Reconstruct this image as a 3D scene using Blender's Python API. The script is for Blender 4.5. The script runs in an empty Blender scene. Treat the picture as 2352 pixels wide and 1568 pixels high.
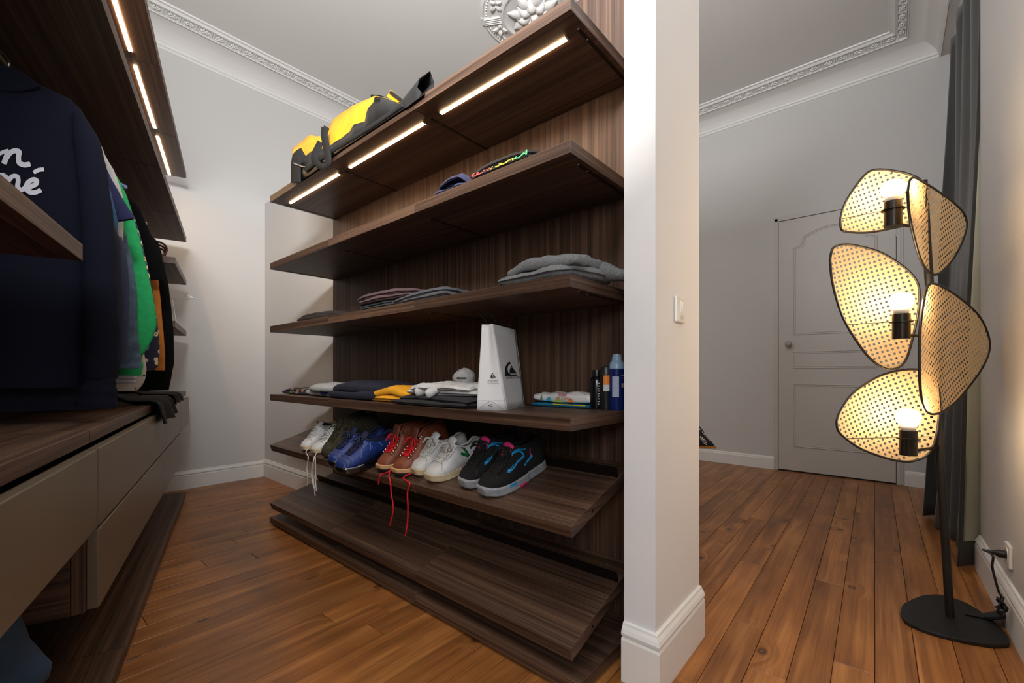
import bpy, bmesh, math, random
import numpy as np
from mathutils import Vector, Matrix
random.seed(7)
PI = math.pi
sc = bpy.context.scene
COL = sc.collection

# ------------------------------------------------------------------ camera
CX, HY, CAMH, FPX = 1176., 856., 0.9, 1009.06
AF = math.radians(40.9)                     # heading of the lens, measured from +X
cam_d = bpy.data.cameras.new('camera'); cam = bpy.data.objects.new('camera', cam_d); COL.objects.link(cam)
cam.location = (0, 0, CAMH); cam.rotation_euler = (PI/2, 0, AF - PI/2)
cam_d.sensor_width = 36; cam_d.lens = FPX/2352*36; cam_d.shift_y = (HY-784)/2352
cam_d.clip_start = 0.02; cam_d.clip_end = 60
sc.camera = cam

# ------------------------------------------------------------------ world, lights, exposure
wd = bpy.data.worlds.new('world'); sc.world = wd; wd.use_nodes = True
wd.node_tree.nodes['Background'].inputs[0].default_value = (0.93, 0.97, 1.0, 1)
wd.node_tree.nodes['Background'].inputs[1].default_value = 0.35
def area(name, loc, target, sx, sy, power, col):
    l = bpy.data.lights.new(name, 'AREA'); l.shape = 'RECTANGLE'; l.size = sx; l.size_y = sy; l.energy = power; l.color = col
    o = bpy.data.objects.new(name, l); COL.objects.link(o); o.location = loc
    o.rotation_euler = (Vector(target)-Vector(loc)).to_track_quat('-Z', 'Y').to_euler(); return o
area('fill_behind_camera', (-1.5, -1.0, 2.0), (2.2, 1.4, 1.2), 1.0, 1.0, 44, (1.0, 0.985, 0.97))        # added soft fill behind the camera, brightens closet and bedroom
area('fill_up_at_ceiling', (-0.2, 0.5, 2.25), (0.5, 1.6, 3.5), .5, .5, 150, (0.98, 0.99, 1.0))       # second added fill, thrown up at the ceiling to bounce back
vs = sc.view_settings
vs.view_transform = 'Standard'; vs.look = 'None'; vs.exposure = -0.08; vs.gamma = 1.0; vs.use_curve_mapping = False

# ------------------------------------------------------------------ pixel helpers (a pixel gives a direction; the surface it touches gives the distance)
def ray(u, v):
    a, b = (u-CX)/FPX, (HY-v)/FPX
    return Vector((math.cos(AF)+math.sin(AF)*a, math.sin(AF)-math.cos(AF)*a, b))
CAM = Vector((0, 0, CAMH))
def atz(u, v, z): d = ray(u, v); return CAM + d*((z-CAMH)/d.z)
def atx(u, v, x): d = ray(u, v); return CAM + d*(x/d.x)
def aty(u, v, y): d = ray(u, v); return CAM + d*(y/d.y)
def onplane(u, v, p, n): d = ray(u, v); p = Vector(p); n = Vector(n); return CAM + d*((p-CAM).dot(n)/d.dot(n))

# ------------------------------------------------------------------ mesh helpers
class MB:
    def __init__(s): s.v = []; s.f = []; s.m = []
    def add(s, vs_, fs, mi=0):
        o = len(s.v); s.v += [tuple(p) for p in vs_]; s.f += [tuple(i+o for i in f) for f in fs]; s.m += [mi]*len(fs); return s
    def box(s, x0, x1, y0, y1, z0, z1, mi=0):
        return s.add([(x0,y0,z0),(x1,y0,z0),(x1,y1,z0),(x0,y1,z0),(x0,y0,z1),(x1,y0,z1),(x1,y1,z1),(x0,y1,z1)],
                     [(3,2,1,0),(4,5,6,7),(0,1,5,4),(1,2,6,5),(2,3,7,6),(3,0,4,7)], mi)
    def board(s, x0, x1, y0, y1, z0, z1):              # grain along y, edge-banded ends
        s.box(x0, x1, y0, y1, z0, z1); s.m[-6:] = [0, 0, 1, 0, 1, 0]; return s
    def quadbox(s, p, d, mi=0):                      # 4 corners of a face, extruded by d
        p = [Vector(q) for q in p]; d = Vector(d)
        return s.add(p+[q+d for q in p], [(0,1,2,3),(7,6,5,4),(1,0,4,5),(2,1,5,6),(3,2,6,7),(0,3,7,4)], mi)
    def prism(s, poly, d, mi=0):                     # planar polygon extruded by d
        p = [Vector(q) for q in poly]; d = Vector(d); n = len(p)
        return s.add(p+[q+d for q in p], [tuple(range(n))[::-1], tuple(range(n, 2*n))]+[(i, (i+1) % n, (i+1) % n+n, i+n) for i in range(n)], mi)
    def grid(s, fn, nu, nv, mi=0, closeu=False, closev=False, skip=None):
        pts = [fn(i/(nu if closeu else nu-1), j/(nv if closev else nv-1)) for i in range(nu) for j in range(nv)]
        fs = []
        for i in range(nu if closeu else nu-1):
            for j in range(nv if closev else nv-1):
                if skip and skip(i, j): continue
                a, b = (i+1) % nu, (j+1) % nv
                fs.append((i*nv+j, a*nv+j, a*nv+b, i*nv+b))
        return s.add(pts, fs, mi)
    def tube(s, path, r, n=8, mi=0, cap=True, closed=False):
        P = [Vector(p) for p in path]; m = len(P); rr = r if isinstance(r, (list, tuple)) else [r]*m
        pts = []; up = None
        for i in range(m):
            if closed: t = P[(i+1) % m]-P[i-1]
            else: t = P[min(i+1, m-1)]-P[max(i-1, 0)]
            if t.length < 1e-9: t = Vector((0, 0, 1))
            t.normalize()
            if up is None: up = Vector((0, 0, 1)) if abs(t.z) < .9 else Vector((1, 0, 0))
            a = t.cross(up)
            if a.length < 1e-6: a = t.orthogonal()
            a.normalize(); b = a.cross(t).normalized(); up = b
            for k in range(n):
                q = 2*PI*k/n; pts.append(P[i]+(a*math.cos(q)+b*math.sin(q))*rr[i])
        fs = [(i*n+k, i*n+(k+1) % n, ((i+1) % m)*n+(k+1) % n, ((i+1) % m)*n+k) for i in range(m if closed else m-1) for k in range(n)]
        if cap and not closed: fs += [tuple(range(n))[::-1], tuple(range((m-1)*n, m*n))]
        return s.add(pts, fs, mi)
    def lathe(s, prof, n=20, mi=0, c=(0, 0, 0)):      # prof: (r,z) from bottom to top
        c = Vector(c); pts = []; m = len(prof)
        for r, z in prof:
            for k in range(n): pts.append(c+Vector((r*math.cos(2*PI*k/n), r*math.sin(2*PI*k/n), z)))
        fs = [(i*n+k, i*n+(k+1) % n, (i+1)*n+(k+1) % n, (i+1)*n+k) for i in range(m-1) for k in range(n)]
        fs += [tuple(range(n))[::-1], tuple(range((m-1)*n, m*n))]
        return s.add(pts, fs, mi)
    def xform(s, M): s.v = [tuple(M @ Vector(p)) for p in s.v]; return s
    def mesh(s, name, mats, smooth=False):
        me = bpy.data.meshes.new(name); me.from_pydata(s.v, [], s.f)
        for m in (mats if isinstance(mats, (list, tuple)) else [mats]): me.materials.append(m)
        me.polygons.foreach_set('material_index', s.m)
        bm = bmesh.new(); bm.from_mesh(me); bmesh.ops.recalc_face_normals(bm, faces=bm.faces); bm.to_mesh(me); bm.free()
        if smooth:
            me.polygons.foreach_set('use_smooth', [True]*len(me.polygons))
            if smooth is not True: me.set_sharp_from_angle(angle=math.radians(smooth))
        me.update(); return me
    def build(s, name, mats, parent=None, smooth=False, bevel=0, solid=0, sub=0, offset=0):
        o = bpy.data.objects.new(name, s.mesh(name, mats, smooth)); COL.objects.link(o)
        if parent: o.parent = parent
        if solid: m = o.modifiers.new('solid', 'SOLIDIFY'); m.thickness = solid; m.offset = offset
        if sub: m = o.modifiers.new('sub', 'SUBSURF'); m.levels = m.render_levels = sub
        if bevel:
            m = o.modifiers.new('bevel', 'BEVEL'); m.width = bevel; m.segments = 2; m.limit_method = 'ANGLE'; m.angle_limit = .6
        return o
def empty(name, loc=(0, 0, 0), rz=0):
    o = bpy.data.objects.new(name, None); COL.objects.link(o); o.location = loc; o.rotation_euler = (0, 0, rz); o.empty_display_size = .05; return o
def tag(o, label=None, cat=None, group=None, kind=None):
    if label: o['label'] = label
    if cat: o['category'] = cat
    if group: o['group'] = group
    if kind: o['kind'] = kind
    return o
def part(o, label): o['label'] = label; return o
def copy_tree(o, parent=None):
    c = o.copy(); COL.objects.link(c); c.parent = parent
    for ch in list(o.children): copy_tree(ch, c)
    return c
def smoothpath(pts, n=6):                              # Catmull-Rom
    P = [Vector(p) for p in pts]; out = []
    for i in range(len(P)-1):
        a, b, c, d = P[max(i-1, 0)], P[i], P[i+1], P[min(i+2, len(P)-1)]
        for k in range(n):
            t = k/n
            out.append(.5*((2*b)+(c-a)*t+(2*a-5*b+4*c-d)*t*t+(3*b-a-3*c+d)*t**3))
    out.append(P[-1]); return out
def lerpt(tab, x):                                     # piecewise linear (smooth) table lookup
    if x <= tab[0][0]: return tab[0][1]
    for (a, p), (b, q) in zip(tab, tab[1:]):
        if x <= b:
            t = (x-a)/(b-a); t = t*t*(3-2*t)*.5+t*.5; return p+(q-p)*t
    return tab[-1][1]
def hsh(*a):
    return (math.sin(sum((i+1)*12.9898*x+78.233*i for i, x in enumerate(a)))*43758.5453) % 1.0
def vnoise(x, y, z=0.):
    r = 0; X, Y, Z = math.floor(x), math.floor(y), math.floor(z); fx, fy, fz = x-X, y-Y, z-Z
    fx, fy, fz = [t*t*(3-2*t) for t in (fx, fy, fz)]
    for i in (0, 1):
        for j in (0, 1):
            for k in (0, 1):
                r += hsh(X+i, Y+j, Z+k)*(fx if i else 1-fx)*(fy if j else 1-fy)*(fz if k else 1-fz)
    return r*2-1

# ------------------------------------------------------------------ materials
def lin(c):
    r = []
    for x in c[:3]:
        x /= 255.; r.append(x/12.92 if x <= .04045 else ((x+.055)/1.055)**2.4)
    return (*r, 1)
def newmat(name):
    m = bpy.data.materials.new(name); m.use_nodes = True; nt = m.node_tree; return m, nt, nt.nodes, nt.links, nt.nodes['Principled BSDF']
def plain(name, c, rough=.6, metal=0., spec=.5, bump=0., bscale=200., vary=0., vscale=8., sheen=0., coat=0.):
    m, nt, N, L, P = newmat(name)
    P.inputs['Base Color'].default_value = lin(c); P.inputs['Roughness'].default_value = rough; P.inputs['Metallic'].default_value = metal
    P.inputs['Specular IOR Level'].default_value = spec
    if sheen: P.inputs['Sheen Weight'].default_value = sheen
    if coat: P.inputs['Coat Weight'].default_value = coat
    tc = N.new('ShaderNodeTexCoord')
    if vary:
        n = N.new('ShaderNodeTexNoise'); n.inputs['Scale'].default_value = vscale; n.inputs['Detail'].default_value = 4; L.new(tc.outputs['Object'], n.inputs['Vector'])
        r = N.new('ShaderNodeValToRGB'); a = lin([max(0, x*(1-vary)) for x in c]); b = lin([min(255, x*(1+vary)) for x in c])
        r.color_ramp.elements[0].color = a; r.color_ramp.elements[1].color = b; r.color_ramp.elements[0].position = .3; r.color_ramp.elements[1].position = .7
        L.new(n.outputs['Fac'], r.inputs['Fac']); L.new(r.outputs['Color'], P.inputs['Base Color'])
    if bump:
        n = N.new('ShaderNodeTexNoise'); n.inputs['Scale'].default_value = bscale; n.inputs['Detail'].default_value = 3; L.new(tc.outputs['Object'], n.inputs['Vector'])
        b = N.new('ShaderNodeBump'); b.inputs['Strength'].default_value = bump; b.inputs['Distance'].default_value = .002
        L.new(n.outputs['Fac'], b.inputs['Height']); L.new(b.outputs['Normal'], P.inputs['Normal'])
    return m
def emit(name, c, s):
    m, nt, N, L, P = newmat(name); P.inputs['Base Color'].default_value = lin(c)
    P.inputs['Emission Color'].default_value = lin(c); P.inputs['Emission Strength'].default_value = s; return m
def walnut(name, axis, dark=(54, 38, 29), mid=(78, 57, 45), light=(104, 79, 62), rough=.45):
    m, nt, N, L, P = newmat(name)
    tc = N.new('ShaderNodeTexCoord'); oi = N.new('ShaderNodeObjectInfo')
    add = N.new('ShaderNodeVectorMath'); add.operation = 'MULTIPLY_ADD'; cmb = N.new('ShaderNodeCombineXYZ')
    for k in range(3): L.new(oi.outputs['Random'], cmb.inputs[k])
    add.inputs[1].default_value = (13.7, 9.1, 7.3); L.new(cmb.outputs[0], add.inputs[0]); L.new(tc.outputs['Object'], add.inputs[2])
    def noise(across, along, det, dist=0.):
        mp = N.new('ShaderNodeMapping'); mp.inputs['Scale'].default_value = [along if k == axis else across for k in range(3)]
        L.new(add.outputs[0], mp.inputs['Vector']); n = N.new('ShaderNodeTexNoise'); n.inputs['Scale'].default_value = 1; n.inputs['Detail'].default_value = det
        n.inputs['Distortion'].default_value = dist; L.new(mp.outputs[0], n.inputs['Vector']); return n
    a = noise(52, .5, 3, .5); b = noise(250, 2.0, 2)
    mix = N.new('ShaderNodeMath'); mix.operation = 'MULTIPLY_ADD'; mix.inputs[1].default_value = .55; L.new(a.outputs['Fac'], mix.inputs[0])
    m2 = N.new('ShaderNodeMath'); m2.operation = 'MULTIPLY'; m2.inputs[1].default_value = .45; L.new(b.outputs['Fac'], m2.inputs[0]); L.new(m2.outputs[0], mix.inputs[2])
    r = N.new('ShaderNodeValToRGB'); e = r.color_ramp.elements; e[0].position = .38; e[0].color = lin(dark); e[1].position = .63; e[1].color = lin(light)
    x = r.color_ramp.elements.new(.5); x.color = lin(mid); L.new(mix.outputs[0], r.inputs['Fac']); L.new(r.outputs['Color'], P.inputs['Base Color'])
    P.inputs['Roughness'].default_value = rough; P.inputs['Specular IOR Level'].default_value = .4
    bp = N.new('ShaderNodeBump'); bp.inputs['Strength'].default_value = .12; bp.inputs['Distance'].default_value = .002
    L.new(mix.outputs[0], bp.inputs['Height']); L.new(bp.outputs['Normal'], P.inputs['Normal'])
    return m
def pine(name):
    m, nt, N, L, P = newmat(name)
    tc = N.new('ShaderNodeTexCoord'); oi = N.new('ShaderNodeObjectInfo'); cmb = N.new('ShaderNodeCombineXYZ')
    for k in range(3): L.new(oi.outputs['Random'], cmb.inputs[k])
    add = N.new('ShaderNodeVectorMath'); add.operation = 'MULTIPLY_ADD'; add.inputs[1].default_value = (31.7, 17.1, 3.3)
    L.new(cmb.outputs[0], add.inputs[0]); L.new(tc.outputs['Object'], add.inputs[2])
    def mapped(sx, sy):
        mp = N.new('ShaderNodeMapping'); mp.inputs['Scale'].default_value = (sx, sy, sy); L.new(add.outputs[0], mp.inputs['Vector']); return mp
    # knots: a few round ones, with the grain flowing round them
    vo = N.new('ShaderNodeTexVoronoi'); vo.voronoi_dimensions = '2D'; vo.inputs['Scale'].default_value = 1; L.new(mapped(4.2, 6.0).outputs[0], vo.inputs['Vector'])
    sc_ = N.new('ShaderNodeSeparateColor'); L.new(vo.outputs['Color'], sc_.inputs[0])
    kp = N.new('ShaderNodeMath'); kp.operation = 'GREATER_THAN'; kp.inputs[1].default_value = .80; L.new(sc_.outputs[0], kp.inputs[0])
    kr0 = N.new('ShaderNodeValToRGB'); k = kr0.color_ramp.elements; k[0].position = .0; k[0].color = (.45, .45, .45, 1); k[1].position = .12; k[1].color = (0, 0, 0, 1)
    for pz, vv in ((.03, .5), (.05, .95), (.07, .6)): q = k.new(pz); q.color = (vv, vv, vv, 1)
    L.new(vo.outputs['Distance'], kr0.inputs['Fac'])
    kr = N.new('ShaderNodeMath'); kr.operation = 'MULTIPLY'; L.new(kr0.outputs['Color'], kr.inputs[0]); L.new(kp.outputs[0], kr.inputs[1])
    inf = N.new('ShaderNodeMapRange'); inf.interpolation_type = 'SMOOTHSTEP'; inf.inputs['From Min'].default_value = .45; inf.inputs['From Max'].default_value = .0; L.new(vo.outputs['Distance'], inf.inputs['Value'])
    inm = N.new('ShaderNodeMath'); inm.operation = 'MULTIPLY'; L.new(inf.outputs[0], inm.inputs[0]); L.new(kp.outputs[0], inm.inputs[1])
    inc = N.new('ShaderNodeMath'); inc.operation = 'MULTIPLY'; inc.inputs[1].default_value = 1.4; L.new(inm.outputs[0], inc.inputs[0])
    bend = N.new('ShaderNodeCombineXYZ'); L.new(inc.outputs[0], bend.inputs[1])
    # grain
    n1 = N.new('ShaderNodeTexNoise'); n1.inputs['Scale'].default_value = 1; n1.inputs['Detail'].default_value = 4; n1.inputs['Distortion'].default_value = 1.0
    va = N.new('ShaderNodeVectorMath'); va.operation = 'ADD'; L.new(mapped(1.1, 22).outputs[0], va.inputs[0]); L.new(bend.outputs[0], va.inputs[1]); L.new(va.outputs[0], n1.inputs['Vector'])
    n2 = N.new('ShaderNodeTexNoise'); n2.inputs['Scale'].default_value = 1; n2.inputs['Detail'].default_value = 2; L.new(mapped(4, 170).outputs[0], n2.inputs['Vector'])
    n3 = N.new('ShaderNodeTexNoise'); n3.inputs['Scale'].default_value = 1; n3.inputs['Detail'].default_value = 2; L.new(mapped(3.2, 6).outputs[0], n3.inputs['Vector'])
    mx = N.new('ShaderNodeMath'); mx.operation = 'MULTIPLY_ADD'; mx.inputs[1].default_value = .5; L.new(n1.outputs['Fac'], mx.inputs[0])
    m2 = N.new('ShaderNodeMath'); m2.operation = 'MULTIPLY_ADD'; m2.inputs[1].default_value = .22; L.new(n2.outputs['Fac'], m2.inputs[0])
    m3 = N.new('ShaderNodeMath'); m3.operation = 'MULTIPLY'; m3.inputs[1].default_value = .28; L.new(n3.outputs['Fac'], m3.inputs[0])
    L.new(m3.outputs[0], m2.inputs[2]); L.new(m2.outputs[0], mx.inputs[2])
    r = N.new('ShaderNodeValToRGB'); e = r.color_ramp.elements; e[0].position = .33; e[0].color = lin((104, 62, 29)); e[1].position = .68; e[1].color = lin((190, 130, 72))
    x = e.new(.5); x.color = lin((148, 94, 48)); L.new(mx.outputs[0], r.inputs['Fac'])
    hs = N.new('ShaderNodeHueSaturation'); mr = N.new('ShaderNodeMapRange'); mr.inputs['To Min'].default_value = .82; mr.inputs['To Max'].default_value = 1.14
    L.new(oi.outputs['Random'], mr.inputs['Value']); L.new(mr.outputs[0], hs.inputs['Value']); L.new(r.outputs['Color'], hs.inputs['Color'])
    km = N.new('ShaderNodeMix'); km.data_type = 'RGBA'; L.new(kr.outputs[0], km.inputs['Factor']); L.new(hs.outputs['Color'], km.inputs['A']); km.inputs['B'].default_value = lin((48, 26, 16))
    L.new(km.outputs['Result'], P.inputs['Base Color']); P.inputs['Roughness'].default_value = .36; P.inputs['Specular IOR Level'].default_value = .45
    bp = N.new('ShaderNodeBump'); bp.inputs['Strength'].default_value = .15; bp.inputs['Distance'].default_value = .002
    L.new(mx.outputs[0], bp.inputs['Height']); L.new(bp.outputs['Normal'], P.inputs['Normal'])
    return m
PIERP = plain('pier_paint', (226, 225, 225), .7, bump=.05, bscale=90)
WALL = plain('wall_paint', (202, 200, 198), .75, bump=.05, bscale=90)
CEIL = plain('ceiling_paint', (230, 228, 225), .85)
TRIM = plain('trim_paint', (228, 226, 223), .45)
DOORP = plain('door_paint', (196, 192, 188), .5)
WX = walnut('walnut_across', 0); WY = walnut('walnut_along', 1); WZ = walnut('walnut_upright', 2)
PINE = pine('stained_pine'); GAP = plain('joint_dark', (30, 18, 10), .9)
TAUPE = plain('taupe_lacquer', (114, 101, 86), .38, metal=.25, bump=.03, bscale=600)
BLACKM = plain('black_metal', (20, 18, 17), .5)
BRACK = plain('dark_bronze_steel', (34, 26, 23), .4, metal=.6)
CHROME = plain('chrome', (210, 210, 212), .18, metal=1.)
LED = emit('led_diffuser', (255, 212, 160), 75)
SCREW = plain('screw_cap', (190, 186, 180), .4)

# ------------------------------------------------------------------ room shell
CEILZ = 3.50; WFY = 4.15; WDX = 4.71; PX0, PX1 = 1.49, 1.57; PTOP = 2.38
HDY = -.28
def wallbox(name, *b, mat=WALL): return tag(MB().box(*b).build(name, mat), kind='structure')
wallbox('wall_far', -1.6, WDX+.15, WFY, WFY+.15, 0, CEILZ)
wallbox('wall_door', WDX, WDX+.15, -.75, WFY, 0, CEILZ)
wallbox('wall_partition', PX0, PX1, .6, WFY, 0, PTOP)
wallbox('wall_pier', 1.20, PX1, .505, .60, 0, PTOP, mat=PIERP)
RW = lambda x: -.307+(x-2.9)*.0236
tag(MB().prism([(1.0, RW(1.0), 0), (2.95, RW(2.95), 0), (2.95, -.62, 0), (1.0, -.62, 0)], (0, 0, CEILZ)).build('wall_right', WALL, bevel=.006), kind='structure')
wallbox('wall_header', 2.95, WDX, -.62, HDY, 3.33, CEILZ)
w = MB(); w.box(2.95, WDX, -.75, -.70, 0, .5); w.box(2.95, 3.3, -.75, -.70, .5, 3.33); w.box(4.4, WDX, -.75, -.70, .5, 3.33); w.box(3.3, 4.4, -.75, -.70, 2.9, 3.33)
tag(w.build('wall_window', WALL), kind='structure')
win = empty('window_1', (3.85, -.72, .5)); tag(win, kind='structure')
f = MB(); f.box(-.55, -.49, -.03, .03, 0, 2.4); f.box(.49, .55, -.03, .03, 0, 2.4); f.box(-.49, .49, -.03, .03, 0, .06); f.box(-.49, .49, -.03, .03, 2.34, 2.4); f.box(-.03, .03, -.03, .03, .06, 2.34)
f.build('window_frame', TRIM, win)
GLASS = plain('night_glass', (20, 24, 32), .05)
for s in (-1, 1): MB().box(*sorted((s*.03, s*.49)), -.004, .004, .06, 2.34).build('pane', GLASS, win)
wallbox('ceiling', -1.6, WDX+.15, -.75, WFY+.15, CEILZ, CEILZ+.1, mat=CEIL)

# left room wall, behind the open wardrobe (its own frame: far end of the wardrobe front on the floor)
TH = math.radians(-16.6); LO = Vector((.853, 3.848, 0)); LEX = Vector((math.cos(TH), math.sin(TH), 0)); LEY = Vector((-math.sin(TH), math.cos(TH), 0))
def lfr(lx, ly, z): return LO+LEX*lx+LEY*ly+Vector((0, 0, z))
lw = MB(); lw.box(-.66, -.56, -3.5, .45, 0, CEILZ)
o = lw.build('wall_left', WALL); o.location = LO; o.rotation_euler.z = TH; tag(o, kind='structure')

# floor: pine boards 10 cm wide, each one laid
PA = math.radians(1.35)
fl = wallbox('floor', -1.6, WDX+.1, -1.4, WFY+.1, -.06, -.012, mat=GAP)
def plank(s0, s1, n0):
    g = .0008; c = .0012; x0, x1, y0, y1 = s0+g, s1-g, n0+g, n0+.1-g; zt = 0.; zb = -.012; lift = random.uniform(-.0006, 0)
    L = (x1-x0)/2; W = (y1-y0)/2
    v = [(-L, -W, zb), (L, -W, zb), (L, W, zb), (-L, W, zb), (-L, -W, zt-c), (L, -W, zt-c), (L, W, zt-c), (-L, W, zt-c), (-L+c, -W+c, zt), (L-c, -W+c, zt), (L-c, W-c, zt), (-L+c, W-c, zt)]
    q = [(0, 1, 5, 4), (1, 2, 6, 5), (2, 3, 7, 6), (3, 0, 4, 7), (4, 5, 9, 8), (5, 6, 10, 9), (6, 7, 11, 10), (7, 4, 8, 11), (8, 9, 10, 11)]
    ob = MB().add(v, q).build('plank', PINE, fl)
    cs, cn = (x0+x1)/2, (y0+y1)/2
    ob.location = (cs*math.cos(PA)-cn*math.sin(PA), cs*math.sin(PA)+cn*math.cos(PA), lift); ob.rotation_euler.z = PA
known = {-1: [2.71], 1: [2.322], 4: [2.325], 23: [.86], 26: [.866], 15: [.815], 0: [3.6], 2: [3.4], 3: [1.75], 5: [3.05], 6: [2.2]}
for r in range(-7, 42):
    xs = 4.72 if r < 42 else 0
    if r in known: cuts = sorted(known[r]+[known[r][0]-1.9, known[r][0]+1.9, known[r][0]-3.8])
    else:
        a = random.uniform(-1.2, .4); cuts = []
        while a < 4.7: cuts.append(a); a += random.uniform(1.5, 2.3)
    lo = -1.5 if r > 8 else -.6
    cuts = [lo]+[c for c in cuts if lo+.15 < c < xs-.12]+[xs]
    for a, b in zip(cuts, cuts[1:]): plank(a, b, r*.1)

# cornice: swept profile along the walls with a frieze of small moulded flowers
PROF = [(0, 3.325), (.010, 3.330), (.012, 3.342), (.008, 3.346), (.018, 3.352), (.022, 3.366), (.018, 3.370), (.022, 3.374)] + \
       [(.022+.165*(1-math.cos(t*PI/2))**1.0*.0+.165*t**1.35, 3.374+.088*math.sin(t*PI/2)) for t in [k/10 for k in range(1, 11)]] + \
       [(.190, 3.455), (.196, 3.455), (.200, 3.470), (.250, 3.486), (.252, 3.476), (.268, 3.474), (.280, 3.488), (.296, 3.490), (.300, 3.5005)]
path = [Vector((-1.6, WFY)), Vector((WDX, WFY)), Vector((WDX, HDY)), Vector((1.0, HDY))]
def inset(d):
    p = d; return [Vector((-1.6, WFY-p)), Vector((WDX-p, WFY-p)), Vector((WDX-p, HDY+p)), Vector((1.0, HDY+p))]
co = MB(); rows = [inset(p) for p, z in PROF]
co.add([(q.x, q.y, z) for (p, z), row in zip(PROF, rows) for q in row], [(i*4+k, i*4+k+1, (i+1)*4+k+1, (i+1)*4+k) for i in range(len(PROF)-1) for k in range(3)])
cornice = co.build('trim_1', TRIM, smooth=35); tag(cornice, kind='structure')
def rosette_mesh():
    m = MB(); m.box(-.046, .046, -.027, -.023, -.003, .006); m.box(-.046, .046, .023, .027, -.003, .006)
    m.box(-.046, -.038, -.023, .023, -.003, .006); m.box(.038, .046, -.023, .023, -.003, .006)
    for k in range(6):
        a = k*PI/3; cx, cy = .015*math.cos(a)*1.35, .012*math.sin(a)
        m.grid(lambda u, v: (cx+.0095*math.cos(2*PI*u)*math.cos(v*PI/2), cy+.0075*math.sin(2*PI*u)*math.cos(v*PI/2), .013*math.sin(v*PI/2)), 7, 3, closeu=True)
    m.grid(lambda u, v: (.007*math.cos(2*PI*u)*math.cos(v*PI/2), .006*math.sin(2*PI*u)*math.cos(v*PI/2), .018*math.sin(v*PI/2)), 7, 3, closeu=True)
    return m.mesh('rosette', TRIM, smooth=40)
RM = rosette_mesh()
tilt = math.atan2(.016, .05)
def rosettes(n, pos, rz):
    for k in range(n):
        o = bpy.data.objects.new('rosette', RM); COL.objects.link(o); o.parent = cornice
        o.matrix_world = Matrix.Translation(pos(k)) @ Matrix.Rotation(rz, 4, 'Z') @ Matrix.Rotation(PI-tilt, 4, 'X')
rosettes(22, lambda k: Vector((.30+k*.0985, WFY-.226, 3.475)), 0)
rosettes(22, lambda k: Vector((WDX-.226, .01+k*.0985, 3.475)), -PI/2)
rosettes(8, lambda k: Vector((WDX-.27-k*.0985, HDY+.226, 3.475)), PI)

# baseboards
BP = [(0, 0), (1, 0), (1, .72), (.86, .76), (.62, .765), (.62, .785), (.95, .80), (1.0, .84), (.8, .90), (.5, .95), (.42, .985), (.2, 1.0), (0, 1.0)]
def baseboard(name, pts, h, t=.02, prof=BP):
    P = [Vector(p) for p in pts]; n = len(P)                # inside of the room on the right of the path
    nor = []
    for i in range(n):
        ds = []
        if i > 0: ds.append((P[i]-P[i-1]).normalized())
        if i < n-1: ds.append((P[i+1]-P[i]).normalized())
        ns = [Vector((d.y, -d.x)) for d in ds]
        if len(ns) == 2: b = (ns[0]+ns[1]).normalized(); nor.append(b/max(.2, b.dot(ns[0])))
        else: nor.append(ns[0])
    m = MB(); k = len(prof)
    m.add([(P[i].x+nor[i].x*a*t, P[i].y+nor[i].y*a*t, b*h) for i in range(n) for a, b in prof],
          [(i*k+j, i*k+j+1, (i+1)*k+j+1, (i+1)*k+j) for i in range(n-1) for j in range(k-1)]+[tuple(range(k)), tuple(range((n-1)*k, n*k))])
    return tag(m.build(name, TRIM), kind='structure')
baseboard('baseboard_far', [(-.2, WFY), (PX0, WFY)], .14, .018)
baseboard('baseboard_partition', [(PX0, WFY-.001), (PX0, 2.86)], .15, .018)
baseboard('baseboard_pier', [(1.20, .60), (1.20, .505), (PX1, .505)], .168, .02)
baseboard('baseboard_right', [(2.93, RW(2.93)), (1.0, RW(1.0))], .155, .02)
SB = [(0, 0), (1, 0), (1, .80), (.7, .84), (.7, .9), (.35, 1.0), (0, 1.0)]
baseboard('baseboard_door', [(WDX, WFY), (WDX, .835)], .118, .018, SB)
baseboard('baseboard_window', [(WDX, -.075), (WDX, -.60)], .118, .018, SB)

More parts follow.
